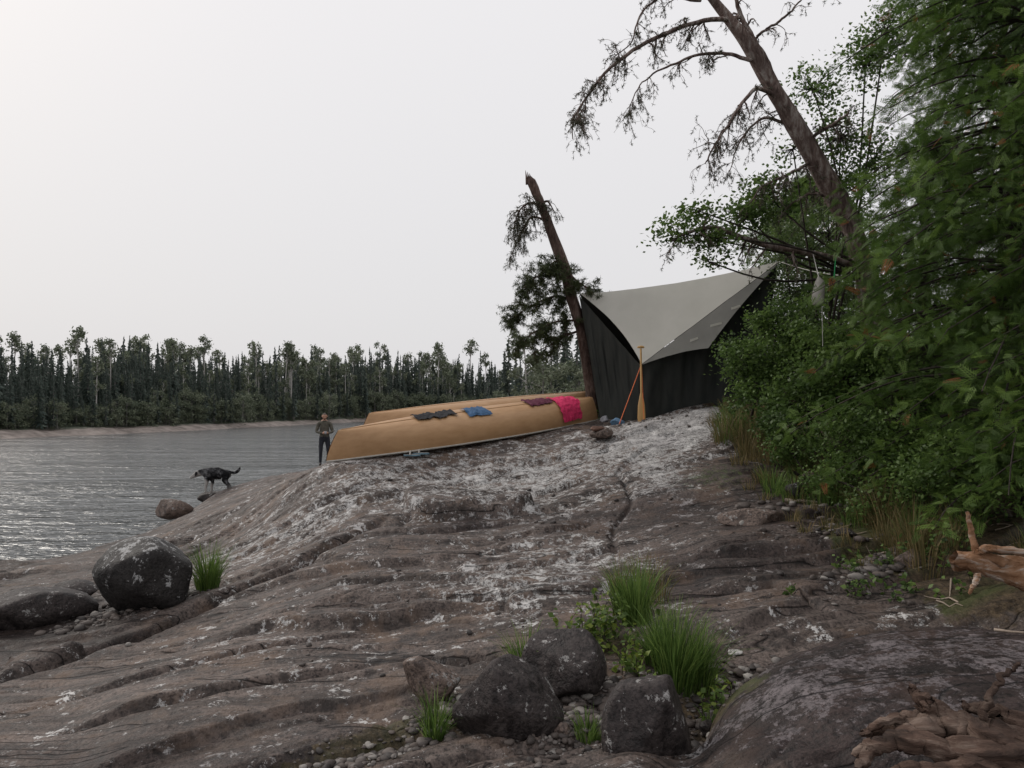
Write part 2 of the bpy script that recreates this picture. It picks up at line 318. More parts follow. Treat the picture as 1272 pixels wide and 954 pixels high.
def birch(seed,n=1300,lo=.45,w=.12,tm=None):
    r=np.random.default_rng(seed); A=Acc()
    lean=r.normal()*.05; A.add(*tube([(0,0,0),(lean*.5,0,.5),(lean,0,.97)],[.012,.009,.003],5),m=0)
    cl=[]
    for b in range(13):
        z=lo+(1-lo)*r.random(); a=r.random()*6.28; R=w*(1.15-.75*abs((z-lo)/(1-lo)-.4))*(.5+.6*r.random())
        p=(lean*z+math.cos(a)*R,math.sin(a)*R,z+.03); A.add(*tube([(lean*z,0,z-.06),(lean*z+math.cos(a)*R*.5,math.sin(a)*R*.5,z),p],[.005,.004,.002],4),m=0); cl.append(p)
    cl=np.array(cl); k=r.integers(0,len(cl),n); P=cl[k]+r.normal(size=(n,3))*np.array([.026,.026,.022])*(2.2 if tm else 1); s=.009*(1.4 if tm else 1)
    d1=r.normal(size=(n,3))*s; d2=r.normal(size=(n,3))*s; V=np.stack([P-d1,P+d2,P+d1,P-d2],1).reshape(-1,3)
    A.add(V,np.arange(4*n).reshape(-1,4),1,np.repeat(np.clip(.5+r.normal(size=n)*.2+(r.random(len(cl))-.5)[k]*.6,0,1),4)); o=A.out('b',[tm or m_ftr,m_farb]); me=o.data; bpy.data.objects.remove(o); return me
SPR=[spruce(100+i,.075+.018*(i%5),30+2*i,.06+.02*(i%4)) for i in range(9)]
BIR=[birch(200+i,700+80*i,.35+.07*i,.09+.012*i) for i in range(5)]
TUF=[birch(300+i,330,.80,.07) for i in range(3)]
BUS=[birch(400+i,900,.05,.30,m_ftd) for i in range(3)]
forest=empty('distant_forest')
def plant(me,x,y,z,h,wf=1.0,par=forest):
    o=bpy.data.objects.new('tree_instance',me); o.location=(x,y,z); o.scale=(h*wf,h*wf,h); o.rotation_euler=(rng.normal()*.02,rng.normal()*.02,rng.random()*6.28); link(o,par)
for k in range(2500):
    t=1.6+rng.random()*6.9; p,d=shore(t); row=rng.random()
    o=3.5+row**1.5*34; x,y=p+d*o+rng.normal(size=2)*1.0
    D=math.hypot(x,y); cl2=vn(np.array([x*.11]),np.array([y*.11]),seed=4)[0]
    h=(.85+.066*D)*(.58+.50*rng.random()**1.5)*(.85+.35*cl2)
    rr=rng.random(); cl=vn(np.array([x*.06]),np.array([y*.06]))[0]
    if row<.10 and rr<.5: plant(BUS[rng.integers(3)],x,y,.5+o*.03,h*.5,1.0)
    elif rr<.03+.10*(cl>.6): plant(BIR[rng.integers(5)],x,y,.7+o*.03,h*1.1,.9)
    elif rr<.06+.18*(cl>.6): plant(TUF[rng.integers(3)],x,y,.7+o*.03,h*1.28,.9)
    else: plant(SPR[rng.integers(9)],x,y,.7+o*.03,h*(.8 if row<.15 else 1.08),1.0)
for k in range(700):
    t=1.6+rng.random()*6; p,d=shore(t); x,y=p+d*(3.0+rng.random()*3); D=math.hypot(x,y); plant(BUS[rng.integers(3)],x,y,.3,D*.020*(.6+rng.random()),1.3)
near=empty('mainland_forest')
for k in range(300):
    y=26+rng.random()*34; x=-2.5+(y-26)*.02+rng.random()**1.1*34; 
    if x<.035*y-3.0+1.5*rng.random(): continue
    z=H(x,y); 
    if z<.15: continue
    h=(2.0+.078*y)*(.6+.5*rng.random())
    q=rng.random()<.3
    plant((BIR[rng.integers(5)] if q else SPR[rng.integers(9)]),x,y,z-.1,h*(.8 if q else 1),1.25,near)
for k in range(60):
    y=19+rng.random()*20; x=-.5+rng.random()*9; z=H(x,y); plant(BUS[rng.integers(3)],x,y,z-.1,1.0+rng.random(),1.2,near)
# ---------------------------------------------------------------- bark etc
def barkmat(name,c1,c2,c3,scale=14,st=(1,1,.3),bs=.8):
    m=M(name); v=m.tc(st); n=m.noise(v,scale,6,.7,.5); n2=m.noise(m.tc(),2.0,4); m.b.inputs['Specular IOR Level'].default_value=.25
    c=m.ramp(n,[(.34,c1),(.5,c2),(.66,c3)]); c=m.mix(m.ramp(n2,[(.4,0.0),(.65,.6)]),c,c1)
    m.set(m.b.inputs['Base Color'],c); m.b.inputs['Roughness'].default_value=.85; m.set(m.b.inputs['Normal'],m.bump(n,bs,.025)); return m.m
m_dead=barkmat('dead_pine_bark',(.055,.036,.032),(.19,.135,.118),(.42,.38,.35))
m_lean=barkmat('weathered_pine_bark',(.03,.019,.016),(.10,.062,.05),(.19,.14,.12))
m_twig=barkmat('twig_bark',(.02,.016,.014),(.05,.04,.035),(.09,.075,.06))
m_lich=leafmat('beard_lichen',[(.03,.035,.02),(.07,.075,.045),(.12,.12,.08)],.2)
def needles(A,P,n,L,mi,rr,w=.004,down=0.0):
    P=np.asarray(P,float); k=len(P); P=np.repeat(P,n,0); d=rr.normal(size=(k*n,3)); d[:,2]-=down; d/=np.linalg.norm(d,axis=1)[:,None]; d*=(L*(.6+.6*rr.random((k*n,1))))
    s=np.cross(d,rr.normal(size=(k*n,3))); s/=np.linalg.norm(s,axis=1)[:,None]+1e-9; s*=w
    V=np.stack([P-s,P+s,P+d+s*.3,P+d-s*.3],1).reshape(-1,3)
    A.add(V,np.arange(len(V)).reshape(-1,4),mi,np.repeat(np.clip(rr.random(k*n)*.6+np.repeat(rr.random(k)*.4,n),0,1),4))
def twigs(A,path,R,rr,dens=10,L=.5,droop=.5,depth=1,mi=0,tips=None,lich=0):
    path=np.asarray(path); n=len(path)
    for k in range(dens):
        i=rr.integers(int(n*.15),n-1); p=path[i]; T=path[min(i+1,n-1)]-path[i-1]; T/=np.linalg.norm(T)+1e-9
        d=T*.5+rr.normal(size=3)*.6; d[2]-=.2; d/=np.linalg.norm(d); l=L*(.35+.8*rr.random()); m=9; pts=[p]
        for s in range(m):
            d=d+rr.normal(size=3)*.2; d[2]-=droop*.14; d/=np.linalg.norm(d); pts.append(pts[-1]+d*l/m)
        r0=min(R[i]*.5,.012*(depth+.6)); pts=np.array(pts); rad=np.linspace(r0,.002,m+1)
        A.add(*tube(pts,rad,4),m=mi)
        if tips is not None: tips+= list(pts[m//2:])
        if depth>0: twigs(A,pts,rad,rr,max(4,dens//3),L*.5,droop,depth-1,mi,tips,lich)
# ---------------------------------------------------------------- dead pine
rr=np.random.default_rng(5); A=Acc(); tips=[]
def UV(l): return [S(*p) for p in l]
Yt=9.6; tb=S(1092,430,Yt); tz=H(tb[0],tb[1])
trunk=smoothpath([(tb[0]+.05,tb[1],tz-.2)]+UV([(1090,430,9.6),(1076,345,9.6),(1054,275,9.55),(1016,205,9.5),(985,150,9.5),(962,112,9.45),(930,55,9.4),(886,0,9.35),(850,-50,9.3),(830,-90,9.3)]),60)
R=np.interp(np.linspace(0,1,60),[0,.25,.5,.7,.8,1],[.165,.14,.115,.08,.05,.025]); A.add(*tube(trunk,R,14,.35,3),m=0)
BR=[([(962,112,9.45),(955,80,9.4),(940,45,9.4),(922,5,9.4),(915,-50,9.4)],.055,.02,6),
([(918,22,9.4),(870,26,9.2),(805,52,9.0),(762,84,8.9),(735,120,8.85),(716,150,8.8),(711,178,8.8)],.032,.006,34),
([(935,75,9.4),(890,68,9.6),(845,80,9.7),(803,104,9.8),(782,142,9.8)],.026,.005,22),
([(972,132,9.5),(942,113,9.3),(912,148,9.1),(890,186,9.0),(880,205,9.0)],.03,.006,26),
([(990,158,9.5),(948,148,9.7),(918,180,9.8),(908,215,9.9)],.024,.005,20),
([(1012,200,9.5),(985,215,9.3),(950,232,9.0),(925,262,8.9)],.026,.005,18),
([(1060,330,9.6),(1010,316,9.3),(945,300,9.1),(890,282,9.0),(858,284,8.9),(835,298,8.9)],.05,.012,18),
([(1000,178,9.5),(1040,150,9.3),(1062,130,9.2)],.03,.01,10),
([(870,0,9.3),(830,-5,9.2),(800,15,9.1),(785,50,9.1),(760,75,9.1)],.02,.005,16),
([(940,45,9.4),(975,20,9.3),(1010,-20,9.2)],.02,.006,8),
([(1045,255,9.55),(1010,240,9.4),(985,250,9.3),(965,275,9.2)],.022,.005,14)]
for P,r0,r1,dn in BR:
    pth=smoothpath(UV(P),34)+np.cumsum(rr.normal(size=(34,3))*.006,0); rd=np.linspace(r0,r1,34); A.add(*tube(pth,rd,7,.3,2),m=0)
    twigs(A,pth,rd,rr,dn,.40,1.0,1,0,tips)
tips=np.array(tips); sel=tips[rr.random(len(tips))<.35]; needles(A,sel+0,7,.035,1,rr,.0035,.6)
A.out('dead_pine_tree',[m_dead,m_lich])
A=Acc(); A.add(*tube(UV([(1070,356,9.4),(1080,358,9.3),(1092,366,9.25)]),[.03,.06,.02],8,.3)); A.out('broken_branch_stub',[plain('stub_wood',(.32,.19,.11))])  # orange-brown stub of a broken branch
# ---------------------------------------------------------------- leaning broken pine
m_pine=leafmat('jack_pine_needles',[(.018,.03,.012),(.055,.075,.028),(.11,.13,.055)],.2)
rr=np.random.default_rng(8); A=Acc(); tips=[]
gz=H(S(738,505,14.8)[0],14.8)
P=smoothpath([(S(738,505,14.8)[0],14.8,gz-.1)]+UV([(733,470,14.8),(720,405,14.8),(705,350,14.8),(688,300,14.8),(671,255,14.8),(660,230,14.8),(656,220,14.8)]),44)+np.cumsum(rr.normal(size=(44,3))*.006,0)
R=np.interp(np.linspace(0,1,44),[0,.4,.8,.93,.97,1],[.135,.11,.088,.07,.04,.03]); A.add(*tube(P,R,12,.4,7),m=0)
top=P[-1]
for dx in (-.05,-.01,.03): A.add(*tube([top+np.array([dx,0,-.15]),top+np.array([dx-.01,0,0]),top+np.array([dx-.03,0,.10+dx*-.8])],[.03,.022,.003],5,.3),m=0)
for PB,dn,kind in [([(706,350,14.8),(690,335,14.6),(665,345,14.4),(640,368,14.3)],34,1),([(712,375,14.8),(690,368,15),(660,380,15.2),(632,398,15.3)],34,1),([(718,398,14.8),(690,400,14.5),(665,412,14.4),(640,428,14.4)],30,1),
    ([(700,330,14.8),(712,345,14.5),(725,355,14.3),(738,360,14.3)],20,1),([(722,410,14.8),(700,418,14.7),(690,425,14.6),(660,440,14.5)],22,1),([(700,335,14.8),(690,325,14.6),(678,335,14.5)],16,1),
    ([(676,262,14.8),(660,252,14.7),(645,262,14.6),(638,285,14.6)],26,2),([(680,275,14.8),(660,270,14.9),(648,290,15),(636,315,15)],24,2),([(672,255,14.8),(680,250,14.7),(688,262,14.6)],7,2)]:
    pth=smoothpath(UV(PB),20); rd=np.linspace(.03,.008,20); A.add(*tube(pth,rd,6,.2),m=0); tp=[]
    twigs(A,pth,rd,rr,dn,.42,.35 if kind==1 else 1.2,1,0,tp); tp=np.array(tp)
    if kind==1: needles(A,tp[rr.random(len(tp))<.42],8,.08,1,rr,.005)
    else: needles(A,tp[rr.random(len(tp))<.5],5,.06,2,rr,.004,1.0)
A.out('leaning_pine_tree',[m_lean,m_pine,m_lich])
# ---------------------------------------------------------------- broadleaf / cedar
def rand_frames(n,rr,upbias=.6):
    z=rr.normal(size=(n,3)); z[:,2]=np.abs(z[:,2])+upbias; z/=np.linalg.norm(z,axis=1)[:,None]
    x=np.cross(z,rr.normal(size=(n,3))); x/=np.linalg.norm(x,axis=1)[:,None]; y=np.cross(z,x); return x,y,z
def leaves(A,P,size,mi,rr,tint=None,asp=.32):
    n=len(P); x,y,z=rand_frames(n,rr,.4); s=(size*(.6+.7*rr.random((n,1))))
    V=np.stack([P,P+x*s*.5+y*s*asp+z*s*.06,P+x*s,P+x*s*.5-y*s*asp+z*s*.06],1).reshape(-1,3)
    t=rr.random(n) if tint is None else tint
    A.add(V,np.arange(len(V)).reshape(-1,4),mi,np.repeat(np.clip(t,0,1),4))
m_leaf=leafmat('alder_leaves',[(.025,.045,.014),(.085,.145,.038),(.18,.27,.07)],.4,.5)
def shrub(name,root,bl,n,size,seed,mat=m_leaf,clus=26):
    rr=np.random.default_rng(seed); A=Acc(); Pn=[];Tn=[]
    root=np.array(root,float)
    tot=sum(b[3]*b[4]*b[5] for b in bl)
    for (x,y,z,rx,ry,rz) in bl:
        c=np.array([x,y,z]); r=np.array([rx,ry,rz]); mid=(root+c)/2+rr.normal(size=3)*.1; A.add(*tube(smoothpath([root+rr.normal(size=3)*.06,mid,c],8),np.linspace(.022,.008,8),5,.2),m=0)
        nn=int(n*rx*ry*rz/tot); K=max(6,int(clus*rx*rz*6)); d=rr.normal(size=(K,3)); d/=np.linalg.norm(d,axis=1)[:,None]; cc=c+d*r*(.45+.75*rr.random((K,1)))
        for q in cc[:40]: A.add(*tube(smoothpath([c,(c+q)/2+rr.normal(size=3)*.04,q],5),np.linspace(.008,.002,5),4),m=0)
        k=rr.integers(0,K,nn); ct=rr.random(K)
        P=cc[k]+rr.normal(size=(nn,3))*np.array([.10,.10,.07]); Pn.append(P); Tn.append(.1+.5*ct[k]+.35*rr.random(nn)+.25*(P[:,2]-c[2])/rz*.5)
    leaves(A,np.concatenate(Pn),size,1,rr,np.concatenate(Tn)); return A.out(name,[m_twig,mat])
def B(u,v,d,rx,ry,rz): return (*S(u,v,d),rx,ry,rz)
shrub('alder_shrub',(3.6,10.3,2.3),[B(930,440,10.0,.33,.5,.45),B(965,410,10.2,.45,.5,.4),B(1010,440,9.6,.6,.5,.6),B(935,490,9.8,.33,.4,.3),B(1000,510,9.0,.55,.5,.5),B(1050,470,8.8,.5,.4,.7)],24000,.055,1)
m_leafm=leafmat('alder_leaves_far',[(.03,.05,.02),(.085,.13,.045),(.15,.20,.07)],.4,.5)
shrub('alder_shrub',(5,12.5,2.5),[B(1000,360,12.5,.9,.8,.9),B(975,310,12,.35,.5,.4),B(1030,290,11.5,.7,.6,.8),B(1060,400,11,.8,.6,1.1)],15000,.06,2,m_leafm)
m_leaf2=leafmat('birch_leaves',[(.035,.06,.018),(.09,.155,.04),(.18,.26,.07)],.4,.5)
shrub('birch_sapling',tuple(trunk[12]),[B(838,290,9.0,.2,.3,.14),B(868,262,9.0,.2,.25,.16),B(895,300,9.1,.25,.3,.17),B(930,270,9.2,.3,.3,.2),B(880,325,9.1,.15,.2,.1),B(955,245,9.4,.28,.3,.25)],3600,.06,3,m_leaf2,clus=60)
shrub('birch_sapling',(4.3,9.9,3.0),[B(1010,110,9.8,.32,.3,.35),B(1045,170,9.8,.35,.3,.45),B(1075,80,9.6,.35,.3,.45),B(1085,200,9.6,.3,.3,.5),B(1100,40,9.4,.3,.3,.35),B(1040,230,9.8,.3,.3,.35),B(985,185,9.9,.2,.2,.2)],5200,.055,13,m_leaf2,clus=60)
shrub('alder_shrub',(4.4,7.4,1.7),[B(1105,520,7.4,.45,.4,.5),B(1150,590,6.8,.35,.4,.3),B(1065,545,8.0,.35,.35,.3),B(1200,590,6.2,.4,.4,.35)],12000,.045,4)
shrub('alder_shrub',(3.4,8.3,1.7),[B(985,565,8.7,.28,.3,.18),B(1040,590,7.8,.25,.3,.16),B(1090,620,7.0,.22,.25,.15)],4200,.04,14)
fv=[];ff=[]
def leaflet(p,a,l,w):
    c,s=math.cos(a),math.sin(a); k=len(fv); px,py=p
    fv.extend([(px,py,0),(px+c*l*.5-s*w,py+s*l*.5+c*w,.003),(px+c*l,py+s*l,-.004),(px+c*l*.5+s*w,py+s*l*.5-c*w,.003)]); ff.append((k,k+1,k+2,k+3))
for i in range(7):
    x=.015+i*.018; L=.055*(1-i/10)
    for sgn in (-1,1):
        leaflet((x,0),sgn*.8,L,.0034)
        if i<5: leaflet((x+L*.35*math.cos(.8),sgn*L*.35*math.sin(.8)),sgn*.15,L*.55,.0028)
leaflet((0,0),0,.15,.003)
fv=np.array(fv); ff=np.array(ff)
def fronds(A,P,D,rr,scale,mi,tint):
    n=len(P); x=D/np.linalg.norm(D,axis=1)[:,None]; z=rr.normal(size=(n,3))*.75+np.array([0,0,.6]); y=np.cross(z,x); y/=np.linalg.norm(y,axis=1)[:,None]; z=np.cross(x,y)
    s=scale*(.6+.7*rr.random(n)); V=(P[:,None,:]+s[:,None,None]*(fv[None,:,0:1]*x[:,None]+fv[None,:,1:2]*y[:,None]+(fv[None,:,2:3]-1.6*fv[None,:,0:1]**2)*z[:,None])).reshape(-1,3)
    Fc=(ff[None]+np.arange(n)[:,None,None]*len(fv)).reshape(-1,4); A.add(V,Fc,mi,np.repeat(np.clip(tint,0,1),len(fv)))
m_ced=leafmat('cedar_fronds',[(.014,.030,.009),(.085,.150,.032),(.19,.29,.065),(.30,.12,.045)],.4,.55)
def cedar(name,x,y,h,Rm,seed,nb=300,nf=34,zlo=.25,azr=(0,6.283),lean=(0,0),sparse=0,fs=1.0):
    rr=np.random.default_rng(seed); A=Acc(); z0=H(x,y)-.1
    tp=smoothpath([(x,y,z0),(x+lean[0]*.4,y+lean[1]*.4,z0+h*.5),(x+lean[0],y+lean[1],z0+h)],30); A.add(*tube(tp,np.linspace(.12,.02,30),8,.3),m=0)
    Ps=[];Ds=[];Ts=[]
    for b in range(nb):
        f=zlo/h+(1-zlo/h)*rr.random(); i=f*29; p0=tp[int(i)]; az=azr[0]+(azr[1]-azr[0])*rr.random()
        L=Rm*(1-f**2.2)**.7*(.55+.6*rr.random())*(.7+.7*vn(np.array([az*1.3]),np.array([f*h*.9]),seed=seed)[0])+.15
        d=np.array([math.cos(az),math.sin(az),0]); m=10; s=np.linspace(0,1,m); path=p0+np.outer(s*L,d)+np.outer((.25*s-.5*s*s)*L,[0,0,1]); path+=np.cumsum(rr.normal(size=(m,3))*.015,0)
        A.add(*tube(path,np.linspace(.016,.004,m),4),m=0)
        ss=.12+.88*rr.random(nf)**.7; P=np.stack([np.interp(ss,s,path[:,k]) for k in range(3)],-1)
        sd=np.array([-d[1],d[0],0]); lat=(rr.random(nf)-.5)*2*(.3*L*(1.1-ss)+.06); P+=np.outer(lat,sd); P[:,2]+=-np.abs(lat)*.3+rr.normal(size=nf)*.05
        D=np.outer(np.ones(nf),d)*.6+np.outer(np.sign(lat)*.5,sd)+np.array([0,0,-.15])+rr.normal(size=(nf,3))*.55
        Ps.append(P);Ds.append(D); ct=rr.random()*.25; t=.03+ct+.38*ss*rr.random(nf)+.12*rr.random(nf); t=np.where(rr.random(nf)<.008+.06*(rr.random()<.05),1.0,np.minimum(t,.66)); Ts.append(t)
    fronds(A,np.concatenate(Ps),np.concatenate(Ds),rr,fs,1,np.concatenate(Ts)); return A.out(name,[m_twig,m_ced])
cedar('cedar_tree',4.75,6.6,8.5,1.6,21,420,80,1.1,fs=.95)
cedar('cedar_tree',4.9,5.1,5.5,1.2,22,240,76,1.1,(1.6,4.9),fs=.85)
cedar('cedar_tree',6.3,9.0,10.5,1.7,23,260,44,.4,fs=1.3)
cedar('cedar_tree',4.9,8.6,4.0,.8,24,90,44,1.0,fs=1.0)
cedar('cedar_tree',8.5,12.5,9,2.2,25,180,30,.4,fs=1.8)
cedar('cedar_tree',6.0,14.5,4.4,1.8,26,150,30,.4,fs=1.8)
# ---------------------------------------------------------------- grass
m_grass=leafmat('green_grass',[(.04,.075,.015),(.11,.19,.045),(.20,.28,.07)],.4,.5)
m_dry=leafmat('dry_grass',[(.07,.075,.026),(.15,.125,.05),(.30,.22,.11)],.35,.6)
def grass(name,tufts,mat,seed):
    rr=np.random.default_rng(seed); A=Acc()
    for (x,y,rad,hh,n,lean) in tufts:
        a=rr.random(n)*6.28; q=rad*np.sqrt(rr.random(n))*.6; px=x+np.cos(a)*q; py=y+np.sin(a)*q; pz=height(px,py)-.02
        h=hh*(.35+.75*rr.random(n)); d=np.stack([np.cos(a),np.sin(a)],-1)*(.15+.6*rr.random((n,1)))*(.3+q/rad)[:,None]+rr.normal(size=(n,2))*.1+np.array([lean,0]); w=.0022*(.7+.7*rr.random(n))*(1+y*.06)
        sd=np.stack([-np.sin(a+rr.normal(size=n)),np.cos(a+rr.normal(size=n))],-1); V=[]
        for k,s in enumerate([0,.4,.75,1.0]):
            cx=px+d[:,0]*h*s**1.9; cy=py+d[:,1]*h*s**1.9; cz=pz+h*(s-.28*s**3*np.hypot(d[:,0],d[:,1])*1.6); ww=w*[1,.9,.55,.12][k]
            V+= [np.stack([cx-sd[:,0]*ww,cy-sd[:,1]*ww,cz],-1),np.stack([cx+sd[:,0]*ww,cy+sd[:,1]*ww,cz],-1)]
        V=np.stack(V,1).reshape(-1,3); b=np.arange(n)[:,None]*8; Fc=np.concatenate([b+np.array([[0,1,3,2]])+2*k for k in range(3)])
        A.add(V,Fc,0,np.repeat(rr.random(n),8))
    return A.out(name,[mat])
def T(u,v,d,rad,hh,n,lean=0): x,y,_=S(u,v,d); return (x,y,rad,hh,n,lean)
grass('grass_tuft',[T(790,765,5.2,.16,.50,420),T(775,750,5.4,.12,.42,200)],m_grass,1)
grass('grass_tuft',[T(840,850,4.4,.2,.50,620,.05),T(870,850,4.4,.12,.44,260,.1),T(815,830,4.6,.12,.42,240)],m_grass,2)
grass('grass_tuft',[T(655,825,4.6,.12,.42,300)],m_grass,3)
grass('grass_tuft',[T(540,905,3.9,.09,.28,190)],m_grass,4)
grass('grass_tuft',[T(258,725,7.4,.17,.56,420)],m_grass,5)
grass('grass_tuft',[T(730,925,3.7,.1,.16,160),T(880,870,4.0,.05,.2,40)],m_grass,6)
tf=[];td=[]
for k in range(64):
    y=5.4+rng.random()*5.8; x=2.95+rng.random()*.8+(.3 if y<7 else 0)
    (td if rng.random()<.52 else tf).append((x,y,.22,.25+.32*rng.random(),100,0))
for k in range(20): td.append((2.75+rng.random()*.5,5.9+rng.random()*4.,.12,.16,40,0))
for (u,v,d) in [(800,700,5.9),(820,720,5.7),(770,715,6.0)]: td.append(T(u,v+20,d,.12,.4,60))
for k in range(10): td.append((S(900+rng.random()*70,520,11.6)[0],11+rng.random()*1.2,.15,.3,60,0))
grass('wild_grass',tf,m_grass,7); grass('dry_wild_grass',td,m_dry,8)
def weeds(name,spots,seed,mat):
    rr=np.random.default_rng(seed); A=Acc()
    for (u,v,d,r,h,n) in spots:
        x,y,_=S(u,v,d)
        for k in range(n):
            px=x+rr.normal()*r; py=y+rr.normal()*r; z=H(px,py); hh=h*(.5+.7*rr.random()); top=np.array([px+rr.normal()*.05,py+rr.normal()*.05,z+hh])
            pt=smoothpath([(px,py,z-.02),(px+rr.normal()*.02,py,z+hh*.5),top],8); A.add(*tube(pt,np.linspace(.003,.0015,8),4),m=0); leaves(A,pt[rr.integers(2,8,14)]+rr.normal(size=(14,3))*.012,.05,1,rr)
    A.out(name,[m_twig,mat])
m_weed=leafmat('weed_leaves',[(.05,.09,.018),(.12,.19,.04),(.23,.28,.055)],.35,.5)
weeds('leafy_weed',[(735,800,4.9,.12,.22,26),(760,770,5.2,.12,.2,14),(700,830,4.6,.1,.15,10),(880,885,4.0,.04,.16,5),(790,850,4.4,.1,.2,10)],3,m_weed)
weeds('leafy_weed',[(1100,735,5.5,.25,.12,18),(1150,700,5.9,.3,.2,22),(700,500,14.8,.5,.35,25),(760,512,14.6,.3,.2,14),(1060,600,8,.3,.2,14)],4,m_leaf2)
# ---------------------------------------------------------------- boulders
def ico(sub):
    import bmesh
    bm=bmesh.new(); bmesh.ops.create_icosphere(bm,subdivisions=sub,radius=1); V=np.array([v.co[:] for v in bm.verts]); Fc=np.array([[v.index for v in f.verts] for f in bm.faces]); bm.free(); return V,Fc
I6=ico(5); I1=ico(2)
def rockshape(V,seed,p=12,npl=13,rough=.05):
    r=np.random.default_rng(seed); N=r.normal(size=(npl,3)); N/=np.linalg.norm(N,axis=1)[:,None]; h=.68+.4*r.random(npl)
    d=np.clip(V@N.T,0,None)/h; R=(d**p).sum(1)**(-1/p); R=np.minimum(R,1.25)
    if rough:
        R=R*(1+rough*2*fbm(V[:,0]*1.7+seed,V[:,1]*1.7,V[:,2]*1.7,o=4,seed=seed)+rough*.5*fbm(V[:,0]*9+seed,V[:,1]*9,V[:,2]*9,o=3,seed=seed))
    W=V*R[:,None]; mx=np.abs(W).max(0); return W/mx
m_bd=rockmat('boulder_dark',(.020,.016,.016),(.052,.043,.041),lich=.02)
m_bl=rockmat('boulder_lichen',(.012,.011,.011),(.028,.025,.024),lich=.085,lcol=(.42,.42,.42))
m_bp=rockmat('boulder_pink',(.075,.055,.048),(.16,.12,.10),lich=.02)
def boulder(name,u,d,w,h,dp,seed,mat,yaw=0,sink=.18,p=12,v=None,tilt=0):
    x,y,_=S(u,0,d); V=rockshape(I6[0],seed,p)*np.array([w/2,dp/2,h/2]); o=fm(name,V,I6[1],mat); z=H(x,y)
    o.location=(x,y,z+h/2-sink*h if v is None else EYE+(HZ-v)/F*d); o.rotation_euler=(tilt,0,yaw); return o
boulder('boulder',184,7.1,1.0,.98,.8,3,m_bl,.2,.1,v=714,p=11)
boulder('boulder',40,6.9,1.1,.5,.8,4,m_bd,.3,.3)
boulder('boulder',90,7.6,.5,.3,.4,5,m_bd,0,.2)
boulder('boulder',215,15.6,.85,.5,.6,6,m_bp,0,.3,v=631)
boulder('boulder',275,16.9,1.35,.42,.7,7,m_bd,.1,.4,v=621)
boulder('boulder',632,3.85,.60,.64,.45,8,m_bd,.3,.2,v=882,p=26,tilt=.2)
boulder('boulder',700,4.35,.52,.44,.4,9,m_bd,-.3,.2,v=828,p=26)
boulder('boulder',808,3.55,.54,.56,.4,10,m_bd,.6,.2,v=908,p=26)
boulder('boulder',534,4.35,.37,.34,.3,11,m_bp,0,.2,v=848)
boulder('boulder',1015,8.5,.4,.28,.3,12,m_bp,0,.2)
boulder('boulder',750,11.4,.46,.2,.3,13,m_bp,0,.15)
boulder('boulder',912,4.75,.11,.05,.08,14,rockmat('white_stone',(.4,.39,.37),(.5,.48,.46)),0,.1)
boulder('boulder',935,7.4,.75,.22,.5,15,m_bp,.2,.4)
boulder('boulder',1130,5.9,.3,.2,.25,16,m_bp,.2,.3)
boulder('boulder',990,8.1,.3,.3,.3,18,m_bl,.2,.2)
boulder('boulder',880,3.95,.12,.1,.1,19,m_bd,.2,.2); boulder('boulder',590,4.25,.16,.1,.12,20,m_bd,.2,.2); boulder('boulder',700,3.75,.1,.08,.1,21,m_bp,.2,.2); boulder('boulder',1050,6.6,.22,.1,.15,22,m_bd,.2,.2)
m_grv=M('gravel'); a=m_grv.attr('tint'); n=m_grv.noise(m_grv.tc(),60,3)
c=m_grv.ramp(a,[(0,(.02,.018,.018)),(.35,(.06,.048,.043)),(.65,(.11,.085,.072)),(.85,(.17,.15,.14)),(1,(.38,.36,.33))]); m_grv.set(m_grv.b.inputs['Base Color'],m_grv.mix(m_grv.math('MULTIPLY',n,.7),c,(.05,.04,.035)))
def gravel(name,zones,seed):
    rr=np.random.default_rng(seed); A=Acc(); SHP=[rockshape(I1[0],500+i,14,9,0) for i in range(12)]
    for (pl,wd,n,s0,s1) in zones:
        pl=np.array(XY(pl)); k=rr.integers(0,len(pl)-1,n); f=rr.random((n,1)); P=pl[k]*(1-f)+pl[k+1]*f+rr.normal(size=(n,2))*wd; z=height(P[:,0],P[:,1])
        for i in range(n):
            s=s0+(s1-s0)*rr.random()**3; sc3=np.array([s*(.8+.5*rr.random()),s*(.7+.4*rr.random()),s*(.4+.35*rr.random())]); a=rr.random()*6.28; ca,sa=math.cos(a),math.sin(a)
            V=SHP[rr.integers(12)]*sc3; V=np.stack([V[:,0]*ca-V[:,1]*sa,V[:,0]*sa+V[:,1]*ca,V[:,2]],-1)+np.array([P[i,0],P[i,1],z[i]+sc3[2]*.4]); A.add(V,I1[1],0,rr.random())
    A.out(name,[m_grv.m])
gravel('gravel',[([(380,950,3.6),(480,925,3.75),(560,880,4.1),(610,835,4.5)],.09,700,.008,.035),([(560,880,4.1),(700,880,4.0),(760,850,4.3),(880,860,4.1),(900,830,4.5)],.13,1200,.008,.045),
 ([(1040,735,5.6),(1100,715,5.9),(1110,690,6.4)],.14,420,.01,.055),([(90,790,6.6),(150,775,7.0),(250,735,7.4)],.14,260,.015,.06),([(960,690,6.8),(1060,690,6.7)],.12,90,.01,.04),([(690,935,3.6),(720,880,3.95)],.1,450,.008,.03),([(880,520,11.4),(800,535,12)],.3,60,.01,.05),([(930,640,7.8),(1100,650,7.5)],.3,110,.01,.07),([(300,800,5.8),(1000,760,5.3)],.9,110,.006,.03),([(500,640,9),(850,600,9)],.9,90,.01,.04)],4)
